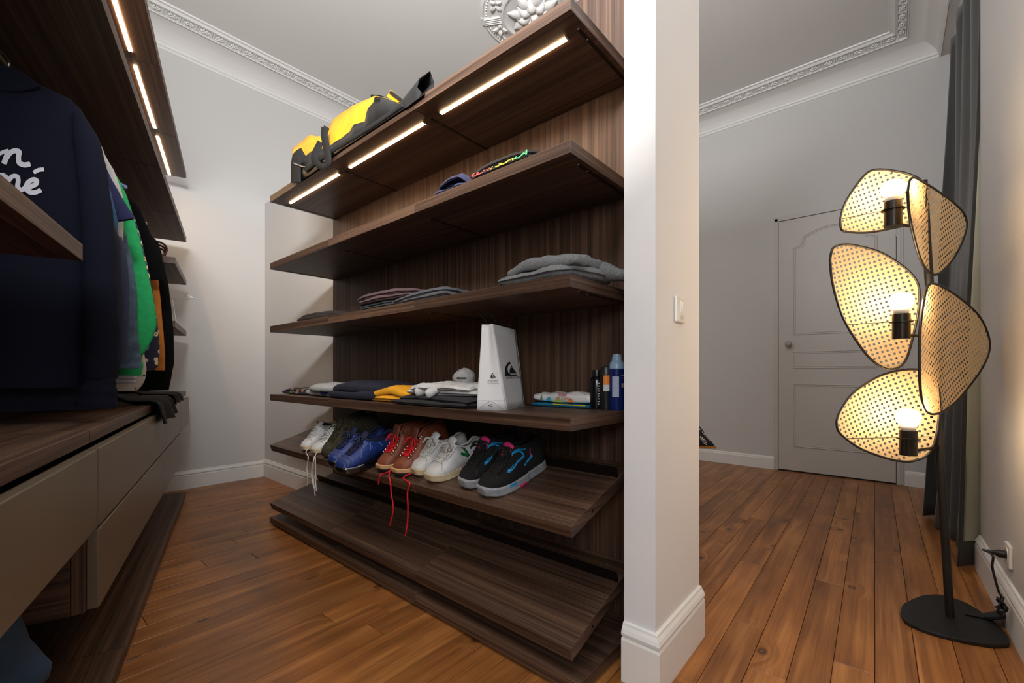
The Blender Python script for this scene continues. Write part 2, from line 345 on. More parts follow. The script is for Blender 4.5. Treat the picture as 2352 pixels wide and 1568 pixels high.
# ceiling medallion
def medallion():
    c = Vector((2.50, 1.95, CEILZ)); root = empty('ceiling_medallion', c)
    tag(root, 'white plaster ceiling medallion with a carved leafy centre above the top shelf', 'medallion')
    P = [(.385, 0), (.385, -.008), (.372, -.014), (.366, -.009), (.335, -.012), (.318, -.016), (.312, -.011), (.262, -.013), (.246, -.024), (.228, -.026), (.216, -.016), (.20, -.014), (.12, -.010), (.02, -.010), (.001, -.010)]
    m = MB(); n = 72
    for r, z in P:
        pass
    m.add([(r*math.cos(2*PI*k/n), r*math.sin(2*PI*k/n), z) for r, z in P for k in range(n)],
          [(i*n+k, i*n+(k+1) % n, (i+1)*n+(k+1) % n, (i+1)*n+k) for i in range(len(P)-1) for k in range(n)])
    m.build('disc', TRIM, root, smooth=40)
    b = MB()
    for k in range(90):
        a = 2*PI*k/90; b.grid(lambda u, v: (.351*math.cos(a)+.0085*math.cos(2*PI*u)*math.cos(v*PI/2), .351*math.sin(a)+.0085*math.sin(2*PI*u)*math.cos(v*PI/2), -.011-.007*math.sin(v*PI/2)), 6, 3, closeu=True)
    part(b.build('bead_ring', TRIM, root, smooth=True), 'ring of small plaster beads')['kind'] = 'stuff'
    def leafmesh(L, W, T, cup=.02, seed=0):
        def fn(u, v):
            x = u*L; w = W*math.sin(PI*min(1, u**.75*.97+.03))**.8*(1+.13*math.cos(u*26)); y = (v-.5)*2*w
            z = -(T*math.sin(PI*u)*.7+cup*u*u)-.010*math.sin(abs(v-.5)*PI)*0+.006*math.cos((v-.5)*14)
            return (x, y, z*(1-.55*abs(v-.5)*2)-.002)
        return MB().grid(fn, 12, 7)
    big = leafmesh(.165, .052, .05).mesh('leaf', TRIM, True); small = leafmesh(.125, .036, .07, -.01).mesh('leaf', TRIM, True); fl_ = leafmesh(.055, .022, .02).mesh('leaf', TRIM, True)
    for k in range(8):
        for me, r0, off, dz in ((big, .03, 0, -.008), (small, .02, .39, -.022)):
            o = bpy.data.objects.new('leaf', me); COL.objects.link(o); o.parent = root; a = k*PI/4+off
            o.location = (r0*math.cos(a), r0*math.sin(a), dz); o.rotation_euler.z = a
    for k in range(8):
        a0 = k*PI/4+.2
        for q in range(4):
            o = bpy.data.objects.new('sprig', fl_); COL.objects.link(o); o.parent = root
            o.location = (.288*math.cos(a0), .288*math.sin(a0), -.010); o.rotation_euler.z = a0+q*PI/2+.5
        if k % 2 == 0:
            m = MB()
            for q in range(4): m.box(.222, .372, -.028+q*.016, -.020+q*.016, -.024, -.008)
            m.box(.215, .395, -.036, .036, -.013, -.004)
            o = m.build('clasp', TRIM, root, bevel=.003); o.rotation_euler.z = a0-.2+PI/8+.12
    MB().lathe([(.03, .0), (.036, -.02), (.03, -.05), (.018, -.066), (.004, -.07)][::-1], 14).build('bud', TRIM, root, smooth=True)
medallion()

# bedroom door
def door():
    d = empty('door_1', (WDX, .39, 0)); tag(d, kind='structure')
    yl, yr, zt = .41, -.41, 2.30                       # leaf, relative to the middle; the room is on the -X side
    MB().box(-.004, .0, yr, yl, .012, zt).build('door_leaf', DOORP, d)
    g = MB()
    g.box(-.0015, .0, yl, yl+.004, .0, zt+.004); g.box(-.0015, 0, yr-.004, yr, 0, zt+.004); g.box(-.0015, 0, yr, yl, zt, zt+.004); g.box(-.0015, 0, yr, yl, 0, .012)
    g.build('door_gap', GAP, d)
    fr = MB()
    for a, b in ((yl+.004, yl+.030), (yl+.030, yl+.046)):
        t = -.012 if b < yl+.04 else -.007
        fr.box(t, 0, a, b, 0, zt+.03); fr.box(t, 0, -b, -a, 0, zt+.03)
    fr.box(-.012, 0, yr-.030, yl+.030, zt+.004, zt+.030); fr.box(-.007, 0, yr-.046, yl+.046, zt+.030, zt+.046)
    fr.build('door_frame', DOORP, d, bevel=.002)
    def mould(name, pts, r=.006):
        for q, (rr, k) in enumerate(((r, 0), (r*.7, .014))):
            c = Vector((0, sum(p[0] for p in pts)/len(pts), sum(p[1] for p in pts)/len(pts)))
            P = []
            for y, z in pts:
                v = Vector((0, y, z))-c; s = Vector((0, math.copysign(k, v.y), math.copysign(k, v.z))); P.append(c+v-s+Vector((-.004, 0, 0)))
            MB().tube(P, rr, 6, closed=True).build(name, DOORP, d)
    def rect(z0, z1): return [(.292, z0), (.292, z1), (-.292, z1), (-.292, z0)]
    mould('panel_mould', rect(.232, .795)); mould('panel_mould', rect(.945, 1.090))
    arch = [(.292, 1.245), (.292, 2.03)]
    arch += [(.292-.075*math.sin(t*PI/2)*1.0, 2.03+.075-.075*math.cos(t*PI/2)) for t in (.25, .5, .75, 1)]
    arch += [(.217, 2.125)]+[(.217-.217*2*t, 2.125+.065*math.sin(t*PI)) for t in [k/10 for k in range(1, 10)]]+[(-.217, 2.125)]
    arch += [(-.292+.075*math.sin(t*PI/2), 2.03+.075-.075*math.cos(t*PI/2)) for t in (1, .75, .5, .25)]+[(-.292, 2.03), (-.292, 1.245)]
    mould('panel_mould', arch)
    k = MB().lathe([(.022, 0), (.022, .006), (.010, .010), (.010, .028), (.022, .036), (.028, .048), (.026, .060), (.015, .067), (.002, .069)], 20)
    k.xform(Matrix.Translation((-.004, .325, 1.165)) @ Matrix.Rotation(-PI/2, 4, 'Y')); part(k.build('door_knob', plain('knob_glaze', (172, 168, 162), .2), d, smooth=True), 'round grey door knob')
    hb = MB(); hb.tube([(-.006, yr-.002, .34), (-.006, yr-.002, .43)], .007, 8); hb.tube([(-.006, yr-.002, 2.0), (-.006, yr-.002, 2.09)], .007, 8)
    hb.build('hinge', DOORP, d)
door()

# ------------------------------------------------------------------ right-hand shelving
SX0, SX1, SY0, SY1 = 1.032, 1.43, .678, 2.795
MODS = [(.678, 1.389), (1.391, 2.079), (2.081, 2.795)]
BY = (.70, 1.39, 2.082, 2.772)
bp_ = empty('shelving_back_panel', (SX1, .64, 0)); tag(bp_, 'tall walnut back panel carrying the open shelves beside the pier', 'wall panel')
for a, b in ((.612, 1.3845), (1.3875, 2.0735), (2.0765, 2.815)):
    MB().box(SX1, SX1+.022, a, b, .0, 2.32).build('panel', WZ, bp_, bevel=.001).matrix_parent_inverse = Matrix.Translation(-bp_.location)
bt = MB(); bt.box(SX1+.022, PX0, .62, .68, 0, 2.3); bt.box(SX1+.022, PX0, 1.3, 1.46, 0, 2.3); bt.box(SX1+.022, PX0, 2.0, 2.14, 0, 2.3); bt.box(SX1+.022, PX0, 2.72, 2.80, 0, 2.3)
bt.build('batten', WZ, bp_).matrix_parent_inverse = Matrix.Translation(-bp_.location)
def keepw(o): o.matrix_parent_inverse = Matrix.Translation(-o.parent.location); return o
def shelf(z, label, led=False):
    r = empty('open_shelf', (SX0, SY0, z-.037)); tag(r, label, 'shelf', 'walnut shelves of the tall back panel')
    for a, b in MODS:
        keepw(MB().board(SX0, SX1, a, b, z-.037, z).build('board', [WY, WX], r, bevel=.0012))
    for y in BY:
        m = MB(); n = 6; x0 = 1.112; w_ = .0055
        pts = [(x0+w_-w_*math.sin(k*PI/n), y-w_*math.cos(k*PI/n)) for k in range(n+1)]
        pts = [(SX1, y-w_)]+pts+[(SX1, y+w_)]
        m.prism([(p[0], p[1], z-.0385) for p in pts], (0, 0, .0016)); keepw(m.build('bracket', BRACK, r))
        keepw(MB().lathe([(.002, -.0397), (.0025, -.038)], 8, c=(1.158, y, z)).build('screw', SCREW, r))
        keepw(MB().lathe([(.0022, -.0385), (.0025, -.036)], 8, c=(1.106, y, z)).build('screw', SCREW, r))
    if led:
        for a, b in ((2.13, 2.717), (1.437, 2.025), (.748, 1.332)):
            keepw(MB().box(1.109, 1.121, a, b, z-.0395, z-.030).build('led_strip', LED, r))
            keepw(MB().box(1.1085, 1.1215, a-.004, a, z-.0395, z-.030).build('led_end_cap', SCREW, r)); keepw(MB().box(1.1085, 1.1215, b, b+.004, z-.0395, z-.030).build('led_end_cap', SCREW, r))
    return r
shelf(1.95, 'topmost walnut wall shelf with warm light strips set underneath', True)
shelf(1.551, 'walnut wall shelf directly below the lit topmost shelf')
shelf(1.177, 'walnut wall shelf carrying the grey sweatshirt, two below the lit one')
shelf(.773, 'walnut wall shelf carrying the white paper bag and yellow clothing')
SLA = math.radians(16.2)
def slant(zf, label):
    # tilted shoe shelf; front top edge at (1.030, zf)
    r = empty('shoe_shelf', (1.030, SY0, zf)); tag(r, label, 'shoe shelf', 'tilted walnut shoe shelves')
    c, s = math.cos(SLA), math.sin(SLA); L = (SX1-.0115-1.030)/c
    def P(a, h, y): return (1.030+a*c-h*s, y, zf+a*s+h*c)
    for a, b in MODS:
        m = MB().quadbox([P(0, 0, a), P(L, 0, a), P(L, 0, b), P(0, 0, b)], (.037*s, 0, -.037*c)); m.m[2] = m.m[4] = 1; m.m[3] = m.m[5] = 0; keepw(m.build('board', [WY, WX], r, bevel=.0012))
    for a, b in ((SY0+.004, 1.386), (1.394, 2.074), (2.086, SY1-.004)):
        m = MB().quadbox([P(.300, 0, a), P(.300, 0, b), P(.300, .036, b), P(.300, .036, a)], (.004*c, 0, .004*s)); keepw(m.build('heel_stop', BRACK, r))
    for y in BY[:1]:
        keepw(MB().tube([P(.12, -.02, SY0-.0012), P(.12, -.02, SY0+.003)], .004, 8).build('screw', BRACK, r))
    return r
slant(.472, 'tilted walnut shoe shelf holding the row of shoes')
slant(.128, 'empty tilted walnut shoe shelf under the row of shoes')
r = empty('plinth_board', (SX0, .65, 0)); tag(r, 'low walnut floor board along the foot of the shoe shelves', 'plinth')
for a, b in ((.650, 1.389), (1.391, 2.079), (2.081, 2.803)): keepw(MB().board(SX0, SX1, a, b, .010, .045).build('board', [WY, WX], r, bevel=.0012))
keepw(MB().box(SX0+.02, SX1, .66, 2.79, .0, .010).build('riser', BLACKM, r))

# ------------------------------------------------------------------ left-hand open wardrobe (local frame: x out of the front, y towards the far wall)
DEP = -.52
def lroot(name, label, cat, group=None, at=(0, 0, 0)):
    e = empty(name, LO+LEX*at[0]+LEY*at[1]+Vector((0, 0, at[2])), TH); return tag(e, label, cat, group)
def lpart(mb, name, mat, root, at=(0, 0, 0), **k):
    mb.xform(Matrix.Translation(-Vector(at))); return mb.build(name, mat, root, **k)
LG = 'walnut boards of the open wardrobe'
def lshelf(label, ztop, segs, led=(), seams=True):
    at = (0, segs[0][0], ztop); r = lroot('wardrobe_shelf', label, 'shelf', LG, at)
    for a, b in segs: lpart(MB().board(DEP, 0, a, b, ztop-.037, ztop), 'board', [WY, WX], r, at, bevel=.0012)
    for a, b in led: lpart(MB().box(-.103, -.089, a, b, ztop-.0395, ztop-.03), 'led_strip', LED, r, at)
    return r
MS = [(-3.35, -2.60), (-2.598, -1.341), (-1.339, -.621), (-.619, .05)]
lshelf('high wardrobe shelf with warm light strips underneath, near the ceiling', 2.355, MS, [(-2.45, -1.395), (-1.285, -.675), (-.565, .04)])
lshelf('long wardrobe shelf above the hanging clothes', 1.890, MS)
lshelf('short wardrobe shelf at shoulder height near the far wall', 1.577, [(-.70, .05)])
lshelf('short wardrobe shelf at waist height near the far wall', 1.205, [(-.70, .05)])
lshelf('wardrobe shelf ending in front of the navy sweatshirt', 1.187, [(-3.35, -2.585)])
r = lroot('wardrobe_back_panel', 'dark walnut panel behind the hanging clothes', 'wall panel', None, (DEP, -3.35, 0))
for a, b in MS: lpart(MB().box(DEP-.022, DEP, a, b, .0, 2.6), 'panel', WZ, r, (DEP, -3.35, 0), bevel=.001)
at = (0, -3.35, .767); r = lroot('drawer_top_board', 'long walnut board covering the drawers below the hanging clothes', 'worktop', LG, at)
for a, b in ((-3.35, -2.53), (-2.528, -1.319), (-1.317, .02)): lpart(MB().box(DEP, 0, a, b, .735, .767), 'board', WY, r, at, bevel=.002)
at = (0, -3.35, .0); r = lroot('floor_board', 'walnut floor board along the foot of the wardrobe', 'plinth', LG, at)
for a, b in ((-3.35, -2.12), (-2.118, .0)): lpart(MB().box(DEP, 0, a, b, .008, .043), 'board', WY, r, at, bevel=.0012)
lpart(MB().box(DEP, -.02, -3.34, -.01, 0, .008), 'riser', BLACKM, r, at)
FRX = .016
def drawer(label, y0, y1, z0, z1):
    at = (0, (y0+y1)/2, z0); r = lroot('drawer', label, 'drawer', 'taupe drawers of the wardrobe', at)
    lpart(MB().box(-.006, FRX, y0, y1, z0, z1), 'front', TAUPE, r, at, bevel=.002)
    lpart(MB().box(DEP+.02, -.008, y0+.012, y1-.012, z0+.012, z1-.03), 'box', WY, r, at)
drawer('upper taupe drawer with nothing below it', -3.34, -2.542, .538, .722)
drawer('wide upper taupe drawer under the hanging clothes', -2.530, -1.325, .538, .722)
drawer('narrow upper taupe drawer with black cloth hanging over it', -1.318, -.580, .538, .722)
drawer('end upper taupe drawer by the far wall', -.574, .045, .538, .722)
drawer('wide lower taupe drawer with a walnut side', -2.530, -1.325, .345, .530)
drawer('narrow lower taupe drawer next to open space', -1.318, -.580, .345, .530)
r = lroot('drawer_side_panel', 'walnut side panel closing the lower drawers', 'panel', LG, (0, -2.53, .345))
lpart(MB().box(DEP, -.03, -2.548, -2.532, .345, .535), 'panel', WX, r, (0, -2.53, .345), bevel=.001); lpart(MB().box(-.028, -.006, -2.546, -2.532, .345, .535), 'rail', WZ, r, (0, -2.53, .345), bevel=.001)
at = (-.25, -2.58, 1.76); r = lroot('clothes_rail', 'dark metal clothes rail under the long wardrobe shelf', 'rail', None, at)
lpart(MB().tube([(-.25, -2.56, 1.745), (-.25, -.74, 1.745)], .0125, 12), 'tube', BLACKM, r, at, smooth=True)
for y in (-2.5, -1.65, -.80): lpart(MB().box(-.258, -.242, y-.01, y+.01, 1.745, 1.853), 'bracket', BLACKM, r, at)

# ------------------------------------------------------------------ floor lamp
def cane_mat():
    m, nt, N, L, P = newmat('woven_cane'); out = N['Material Output']
    tc = N.new('ShaderNodeTexCoord'); wv = N.new('ShaderNodeTexNoise'); wv.inputs['Scale'].default_value = 420; L.new(tc.outputs['Object'], wv.inputs['Vector'])
    r = N.new('ShaderNodeValToRGB'); r.color_ramp.elements[0].color = lin((222, 186, 132)); r.color_ramp.elements[1].color = lin((246, 222, 180)); r.color_ramp.elements[0].position = .3; r.color_ramp.elements[1].position = .7
    L.new(wv.outputs['Fac'], r.inputs['Fac'])
    d = N.new('ShaderNodeBsdfDiffuse'); t = N.new('ShaderNodeBsdfTranslucent'); mx = N.new('ShaderNodeMixShader'); mx.inputs[0].default_value = .42
    L.new(r.outputs['Color'], d.inputs['Color']); L.new(r.outputs['Color'], t.inputs['Color']); L.new(d.outputs[0], mx.inputs[1]); L.new(t.outputs[0], mx.inputs[2]); L.new(mx.outputs[0], out.inputs['Surface'])
    return m
CANE = cane_mat(); RIM = plain('black_rim', (22, 17, 14), .45); SOCK = plain('dark_bronze_socket', (34, 27, 20), .32, metal=.5)
BULB = emit('bulb_glass', (255, 222, 178), 100); NECK = plain('bulb_plastic', (236, 228, 218), .4)
FWD = Vector((math.cos(AF), math.sin(AF), 0)); RGT = Vector((math.sin(AF), -math.cos(AF), 0)); UP = Vector((0, 0, 1))
def atdepth(u, v, dep): return CAM+ray(u, v)*dep
def inpoly(p, poly):
    c = False; x, y = p
    for (x1, y1), (x2, y2) in zip(poly, poly[1:]+poly[:1]):
        if (y1 > y) != (y2 > y) and x < (x2-x1)*(y-y1)/(y2-y1)+x1: c = not c
    return c
def nearest(p, poly):
    best = None; bd = 9
    P = Vector(p)
    for a, b in zip(poly, poly[1:]+poly[:1]):
        A, B = Vector(a), Vector(b); d = B-A; t = max(0, min(1, (P-A).dot(d)/max(1e-12, d.length_squared))); q = A+d*t
        if (q-P).length < bd: bd = (q-P).length; best = q
    return best
def lamp():
    foot = Vector((2.25, -.158, .014)); dep = foot.dot(FWD)
    root = empty('floor_lamp', (foot.x, foot.y, 0)); tag(root, 'black floor lamp with five leaf-shaped woven cane screens, lit', 'floor lamp')
    O = root.location
    def B(mb, name, mat, par=root, **k):
        mb.xform(Matrix.Translation(-O)); return mb.build(name, mat, par, **k)
    base = [(2.176,-.022),(2.245,-.028),(2.298,-.045),(2.389,-.086),(2.445,-.133),(2.452,-.171),(2.427,-.218),(2.361,-.256),(2.284,-.283),(2.225,-.294),(2.178,-.293),(2.145,-.282),(2.109,-.24),(2.086,-.18),(2.078,-.118),(2.086,-.067),(2.115,-.033)]
    bs = smoothpath([(x, y, 0) for x, y in base+base[:1]], 3)[:-1]
    B(MB().prism(bs, (0, 0, .014)), 'base', BLACKM, bevel=.003)
    top = atdepth(2120, 415, dep)
    B(MB().tube([foot-UP*.004, top], .0125, 14), 'pole', BLACKM, smooth=60)
    axis = top-foot
    def pole_at(z): return foot+axis*((z-foot.z)/axis.z)
    # sockets and bulbs
    for (su, sv, bv), arm in zip(((2051, 520, 437), (2070, 778, 690), (2086, 1045, 957)), (490, 765, 1038)):
        s = atdepth(su, sv, dep-.075); c = Vector((s.x, s.y, 0)); k = (dep-.075)/FPX; z = s.z
        hgt = (sv-bv)*k
        B(MB().lathe([(.0, z), (.025, z), (.025, z+.055), (.033, z+.056), (.033, z+.060), (.025, z+.061), (.025, z+.086), (.0, z+.086)], 20, c=c), 'socket', SOCK, smooth=35)
        b = B(MB().lathe([(.0, z+.086), (.020, z+.086), (.0215, z+.096), (.025, z+.106), (.0, z+.108)], 20, c=c), 'bulb_neck', NECK, smooth=True)
        zb = z+.106
        g = MB().lathe([(.0235, zb), (.029, zb+.007), (.0335, zb+.018), (.0345, zb+.027), (.032, zb+.038), (.025, zb+.047), (.013, zb+.0525), (.001, zb+.054)], 22, c=c)
        part(B(g, 'bulb', BULB, smooth=True), 'glowing white bulb')
        za = CAMH+(HY-arm)*(dep-.04)/FPX; B(MB().tube([Vector((s.x, s.y, z+.012)), pole_at(z+.012+.004)], .0055, 8), 'arm', SOCK, smooth=True)
    # screens
    def screen(outl, dep0, yaw, pitch, bulge, wires, rot, label):
        us = [p[0] for p in outl]; vs2 = [p[1] for p in outl]; cu, cv = sum(us)/len(us), sum(vs2)/len(vs2)
        c = atdepth(cu, cv, dep0)
        n = -(FWD*math.cos(yaw)+RGT*math.sin(yaw)); n = (n*math.cos(pitch)+UP*math.sin(pitch)).normalized()
        ex = UP.cross(n).normalized(); ey = n.cross(ex).normalized()
        poly = []
        for p in smoothpath([(a, b, 0) for a, b in outl+outl[:1]], 7)[:-1]:
            q = onplane(p.x, p.y, c, n)-c; poly.append((q.dot(ex), q.dot(ey)))
        R = max(math.hypot(*p) for p in poly)
        def S(a, b): return c+ex*a+ey*b+n*(bulge*(a*a+.3*b*b)/(R*R))
        pitch_ = .0172; hr = .0047; cr, sr = math.cos(rot), math.sin(rot); m = MB(); K = int(R/pitch_)+2
        cl = {}
        def put(a, b):
            if not inpoly((a, b), poly): q = nearest((a, b), poly); a, b = q.x, q.y
            return S(a, b)
        for i in range(-K, K+1):
            for j in range(-K, K+1):
                c0 = (i*pitch_, j*pitch_); h = pitch_/2
                cor = [(c0[0]+sx*h, c0[1]+sy*h) for sx, sy in ((-1,-1),(0,-1),(1,-1),(1,0),(1,1),(0,1),(-1,1),(-1,0))]
                rotp = [(x*cr-y*sr, x*sr+y*cr) for x, y in cor]
                cc = (c0[0]*cr-c0[1]*sr, c0[0]*sr+c0[1]*cr)
                if not (inpoly(cc, poly) or any(inpoly(p, poly) for p in rotp)): continue
                inn = []
                for k in range(8):
                    an = -3*PI/4+k*PI/4+rot; inn.append((cc[0]+hr*math.cos(an), cc[1]+hr*math.sin(an)))
                full = all(inpoly(p, poly) for p in inn)
                po = [put(*p) for p in rotp]
                if full: m.add(po+[put(*p) for p in inn], [(k, (k+1) % 8, (k+1) % 8+8, k+8) for k in range(8)])
                else: m.add(po, [tuple(range(8))])
        sc_ = B(m, 'screen', CANE); part(sc_, label)
        rim = MB().tube([S(*p) for p in poly], .0042, 7, closed=True); rim.xform(Matrix.Translation(-O)); rim.build('rim', RIM, sc_, smooth=True)
        for (u1, v1), tgt in wires:
            q = onplane(u1, v1, c, n); qq = q-c; q = S(qq.dot(ex), qq.dot(ey))
            t = atdepth(tgt[0], tgt[1], dep-.075)
            wm = MB().tube([q, t], .0012, 5); wm.xform(Matrix.Translation(-O)); wm.build('support_wire', RIM, sc_)
    D = dep
    screen([(1917,510),(1919,535),(1950,537),(1990,535),(2040,527),(2085,515),(2105,480),(2100,430),(2078,408),(2045,396),(2010,392),(1985,402),(1950,445),(1928,480)][::1], D+.03, .12, 0, .05, [((1919,510),(2050,480))], .35, 'upper left cane screen behind a bulb')
    screen([(1896,600),(1902,575),(1925,565),(1960,566),(2010,578),(2050,600),(2085,632),(2100,665),(2098,720),(2085,780),(2070,825),(2050,845),(2025,846),(1995,825),(1965,785),(1935,735),(1915,685),(1902,640)], D+.03, .10, 0, .06, [((1942,746),(2070,738)),((2098,736),(2070,738))], .28, 'large middle left cane screen behind a bulb')
    screen([(1906,965),(1915,945),(1945,908),(1985,880),(2030,858),(2085,848),(2120,860),(2138,900),(2140,950),(2133,1005),(2118,1040),(2090,1056),(2060,1057),(2020,1047),(1970,1028),(1930,1003),(1910,985)], D+.03, .08, 0, .05, [((1925,1004),(2086,1004)),((2133,1000),(2086,1004))], .42, 'lower left cane screen behind a bulb')
    screen([(2063,445),(2072,420),(2090,411),(2115,418),(2145,435),(2175,465),(2192,495),(2196,525),(2190,560),(2178,595),(2160,622),(2145,631),(2128,622),(2110,595),(2090,545),(2072,495)], D-.01, -.55, 0, .03, [], .5, 'upper right cane screen seen at an angle')
    screen([(2108,690),(2118,662),(2135,652),(2165,662),(2195,685),(2222,720),(2236,760),(2240,800),(2232,840),(2215,880),(2190,920),(2160,945),(2130,950),(2105,935),(2095,900),(2093,840),(2096,760)], D-.005, -.5, 0, .04, [], .5, 'large right cane screen seen at an angle')
lamp()

# ------------------------------------------------------------------ curtain
def curtain():
    root = empty('curtain', (3.6, -.33, 0)); tag(root, 'charcoal floor-length curtain with a pale lining beside the lamp', 'curtain')
    T = smoothpath([(4.40,-.315,0),(4.26,-.365,0),(4.10,-.318,0),(3.94,-.37,0),(3.78,-.322,0),(3.62,-.372,0),(3.46,-.326,0),(3.30,-.375,0),(3.15,-.33,0),(3.04,-.372,0),(2.995,-.350,0),(2.985,-.318,0)], 8)
    Bt = smoothpath([(3.74,-.125,0),(3.80,-.205,0),(3.62,-.255,0),(3.52,-.190,0),(3.42,-.265,0),(3.34,-.215,0),(3.26,-.285,0),(3.19,-.235,0),(3.12,-.31,0),(3.03,-.355,0),(2.955,-.292,0),(2.865,-.212,0)], 8)
    n = len(T); zt, zb = 3.27, .012
    def fn(u, v):
        i = min(n-1, int(round(u*(n-1)))); w_ = v**1.25
        p = T[i].lerp(Bt[i], w_); sag = (0.02*vnoise(u*9, v*3, 1))*v
        return Vector((p.x, p.y+sag, zt+(zb-zt)*v))
    GR = plain('charcoal_weave', (50, 50, 49), .9, bump=.4, bscale=500, vary=.18, vscale=260, sheen=.2); LI = plain('pale_lining', (176, 176, 158), .85)
    m = MB().grid(fn, n, 40); m.xform(Matrix.Translation(-root.location))
    o = m.build('fabric', [GR, LI], root, smooth=True); md = o.modifiers.new('solid', 'SOLIDIFY'); md.thickness = .004; md.offset = 0; md.material_offset = 0; md.material_offset_rim = 0
    # lining sheet on the window side, short of the hems
    def off(u, v):
        e = 1e-3; a = fn(min(1, u+.012), v)-fn(max(0, u-.012), v); b = fn(u, min(1, v+.01))-fn(u, max(0, v-.01)); nn = a.cross(b)
        if nn.length < 1e-9: return fn(u, v)
        nn.normalize(); return fn(u, v)-nn*SGN*.0045
    SGN = 1
    for u0 in (.5,):
        a = fn(.512, .5)-fn(.488, .5); nn = a.cross(Vector((0, 0, -1)))
        SGN = 1 if nn.y > 0 else -1
    li = MB().grid(lambda u, v: off(.02+u*.962, .01+v*.955), 96, 24); li.xform(Matrix.Translation(-root.location)); part(li.build('lining', LI, root, smooth=True), 'pale greenish lining')
    tr = MB().box(3.0, 4.6, -.36, -.335, 3.27, 3.335); tr.xform(Matrix.Translation(-root.location)); tr.build('track', TRIM, root)
curtain()

# ------------------------------------------------------------------ switch, socket, lamp cord
IVORY = plain('ivory_plastic', (232, 228, 220), .3)
def switch():
    c = aty(1558.5, 712, .505); r = empty('light_switch', c); tag(r, 'white double light switch on the pier', 'light switch')
    MB().box(-.038, .038, -.009, 0, -.040, .040).build('plate', IVORY, r, bevel=.004)
    for k, (dx, rx, rz) in enumerate(((.004, .016, .031),)):
        pts = [(dx+rx*math.cos(2*PI*q/24), -.0125, rz*math.sin(2*PI*q/24)) for q in range(24)]
        MB().prism(pts, (0, .004, 0)).build('rocker_ring', IVORY, r, bevel=.001)
        pts = [(dx+.010*math.cos(2*PI*q/24), -.0155, .023*math.sin(2*PI*q/24)) for q in range(24)]
        MB().prism(pts, (0, .004, 0)).build('rocker', IVORY, r, bevel=.0015)
switch()
def socket():
    c = onplane(2321, 1275, (2.1, RW(2.1), 0), (-.0236, 1, 0)); r = empty('power_socket', c, math.atan(.0236)); tag(r, 'white wall socket with a black plug above the baseboard', 'socket')
    MB().box(-.040, .040, 0, .010, -.040, .040).build('plate', IVORY, r, bevel=.003)
    MB().lathe([(.028, 0), (.028, .002), (.022, .002), (.020, -.001), (.0, -.001)], 24).xform(Matrix.Rotation(-PI/2, 4, 'X') @ Matrix.Translation((0, 0, .0095))).build('outlet', IVORY, r, smooth=35)
    k = empty('lamp_cord', c); tag(k, 'black lamp cord with plug, knot and round foot switch by the lamp base', 'cord')
    CORD = plain('black_rubber', (16, 15, 15), .55)
    pl = MB().tube([(0, .010, 0), (0, .03, 0), (0, .036, 0), (.001, .056, .001)], [.014, .014, .009, .006], 12); pl.build('plug', CORD, k, smooth=40)
    def W(u, v, out):                                   # point at a distance out from the wall
        return onplane(u, v, (2.1, RW(2.1)+out, 0), (-.0236, 1, 0))-c
    P = [Vector((.001, .056, .001)), Vector((0, .068, .002)), W(2280, 1275, .075), W(2279, 1300, .07), W(2286, 1330, .06), W(2294, 1358, .05), W(2300, 1368, .045)]
    MB().tube(smoothpath(P, 6), .0034, 8).build('cable', CORD, k, smooth=True)
    kc = W(2300, 1385, .045); rng = random.Random(3); kp = [P[-1]]
    for q in range(16):
        a = q*1.9; kp.append(kc+Vector((.018*math.cos(a), .012*math.sin(a*1.3), .022*math.sin(a*.8)-.006*(q % 3))))
    sw = atz(2290, 1412, .03)-c
    kp += [sw+Vector((.0, 0, .01))]
    MB().tube(smoothpath(kp, 5), .0034, 7).build('knot', CORD, k, smooth=True)
    d = MB().lathe([(.0, -.008), (.040, -.008), (.045, -.004), (.045, .003), (.040, .007), (.0, .008)], 26); d.xform(Matrix.Translation(sw+Vector((0, 0, .0))) @ Matrix.Rotation(math.radians(-28), 4, 'X') @ Matrix.Rotation(math.radians(12), 4, 'Y'))
    part(d.build('foot_switch', CORD, k, smooth=40), 'flat round black foot switch')
    MB().tube(smoothpath([sw+Vector((-.02, .0, 0)), sw+Vector((-.02, .02, -.012)), Vector((2.30, -.2, .018))-c], 5), .0034, 7).build('cable', CORD, k, smooth=True)
socket()

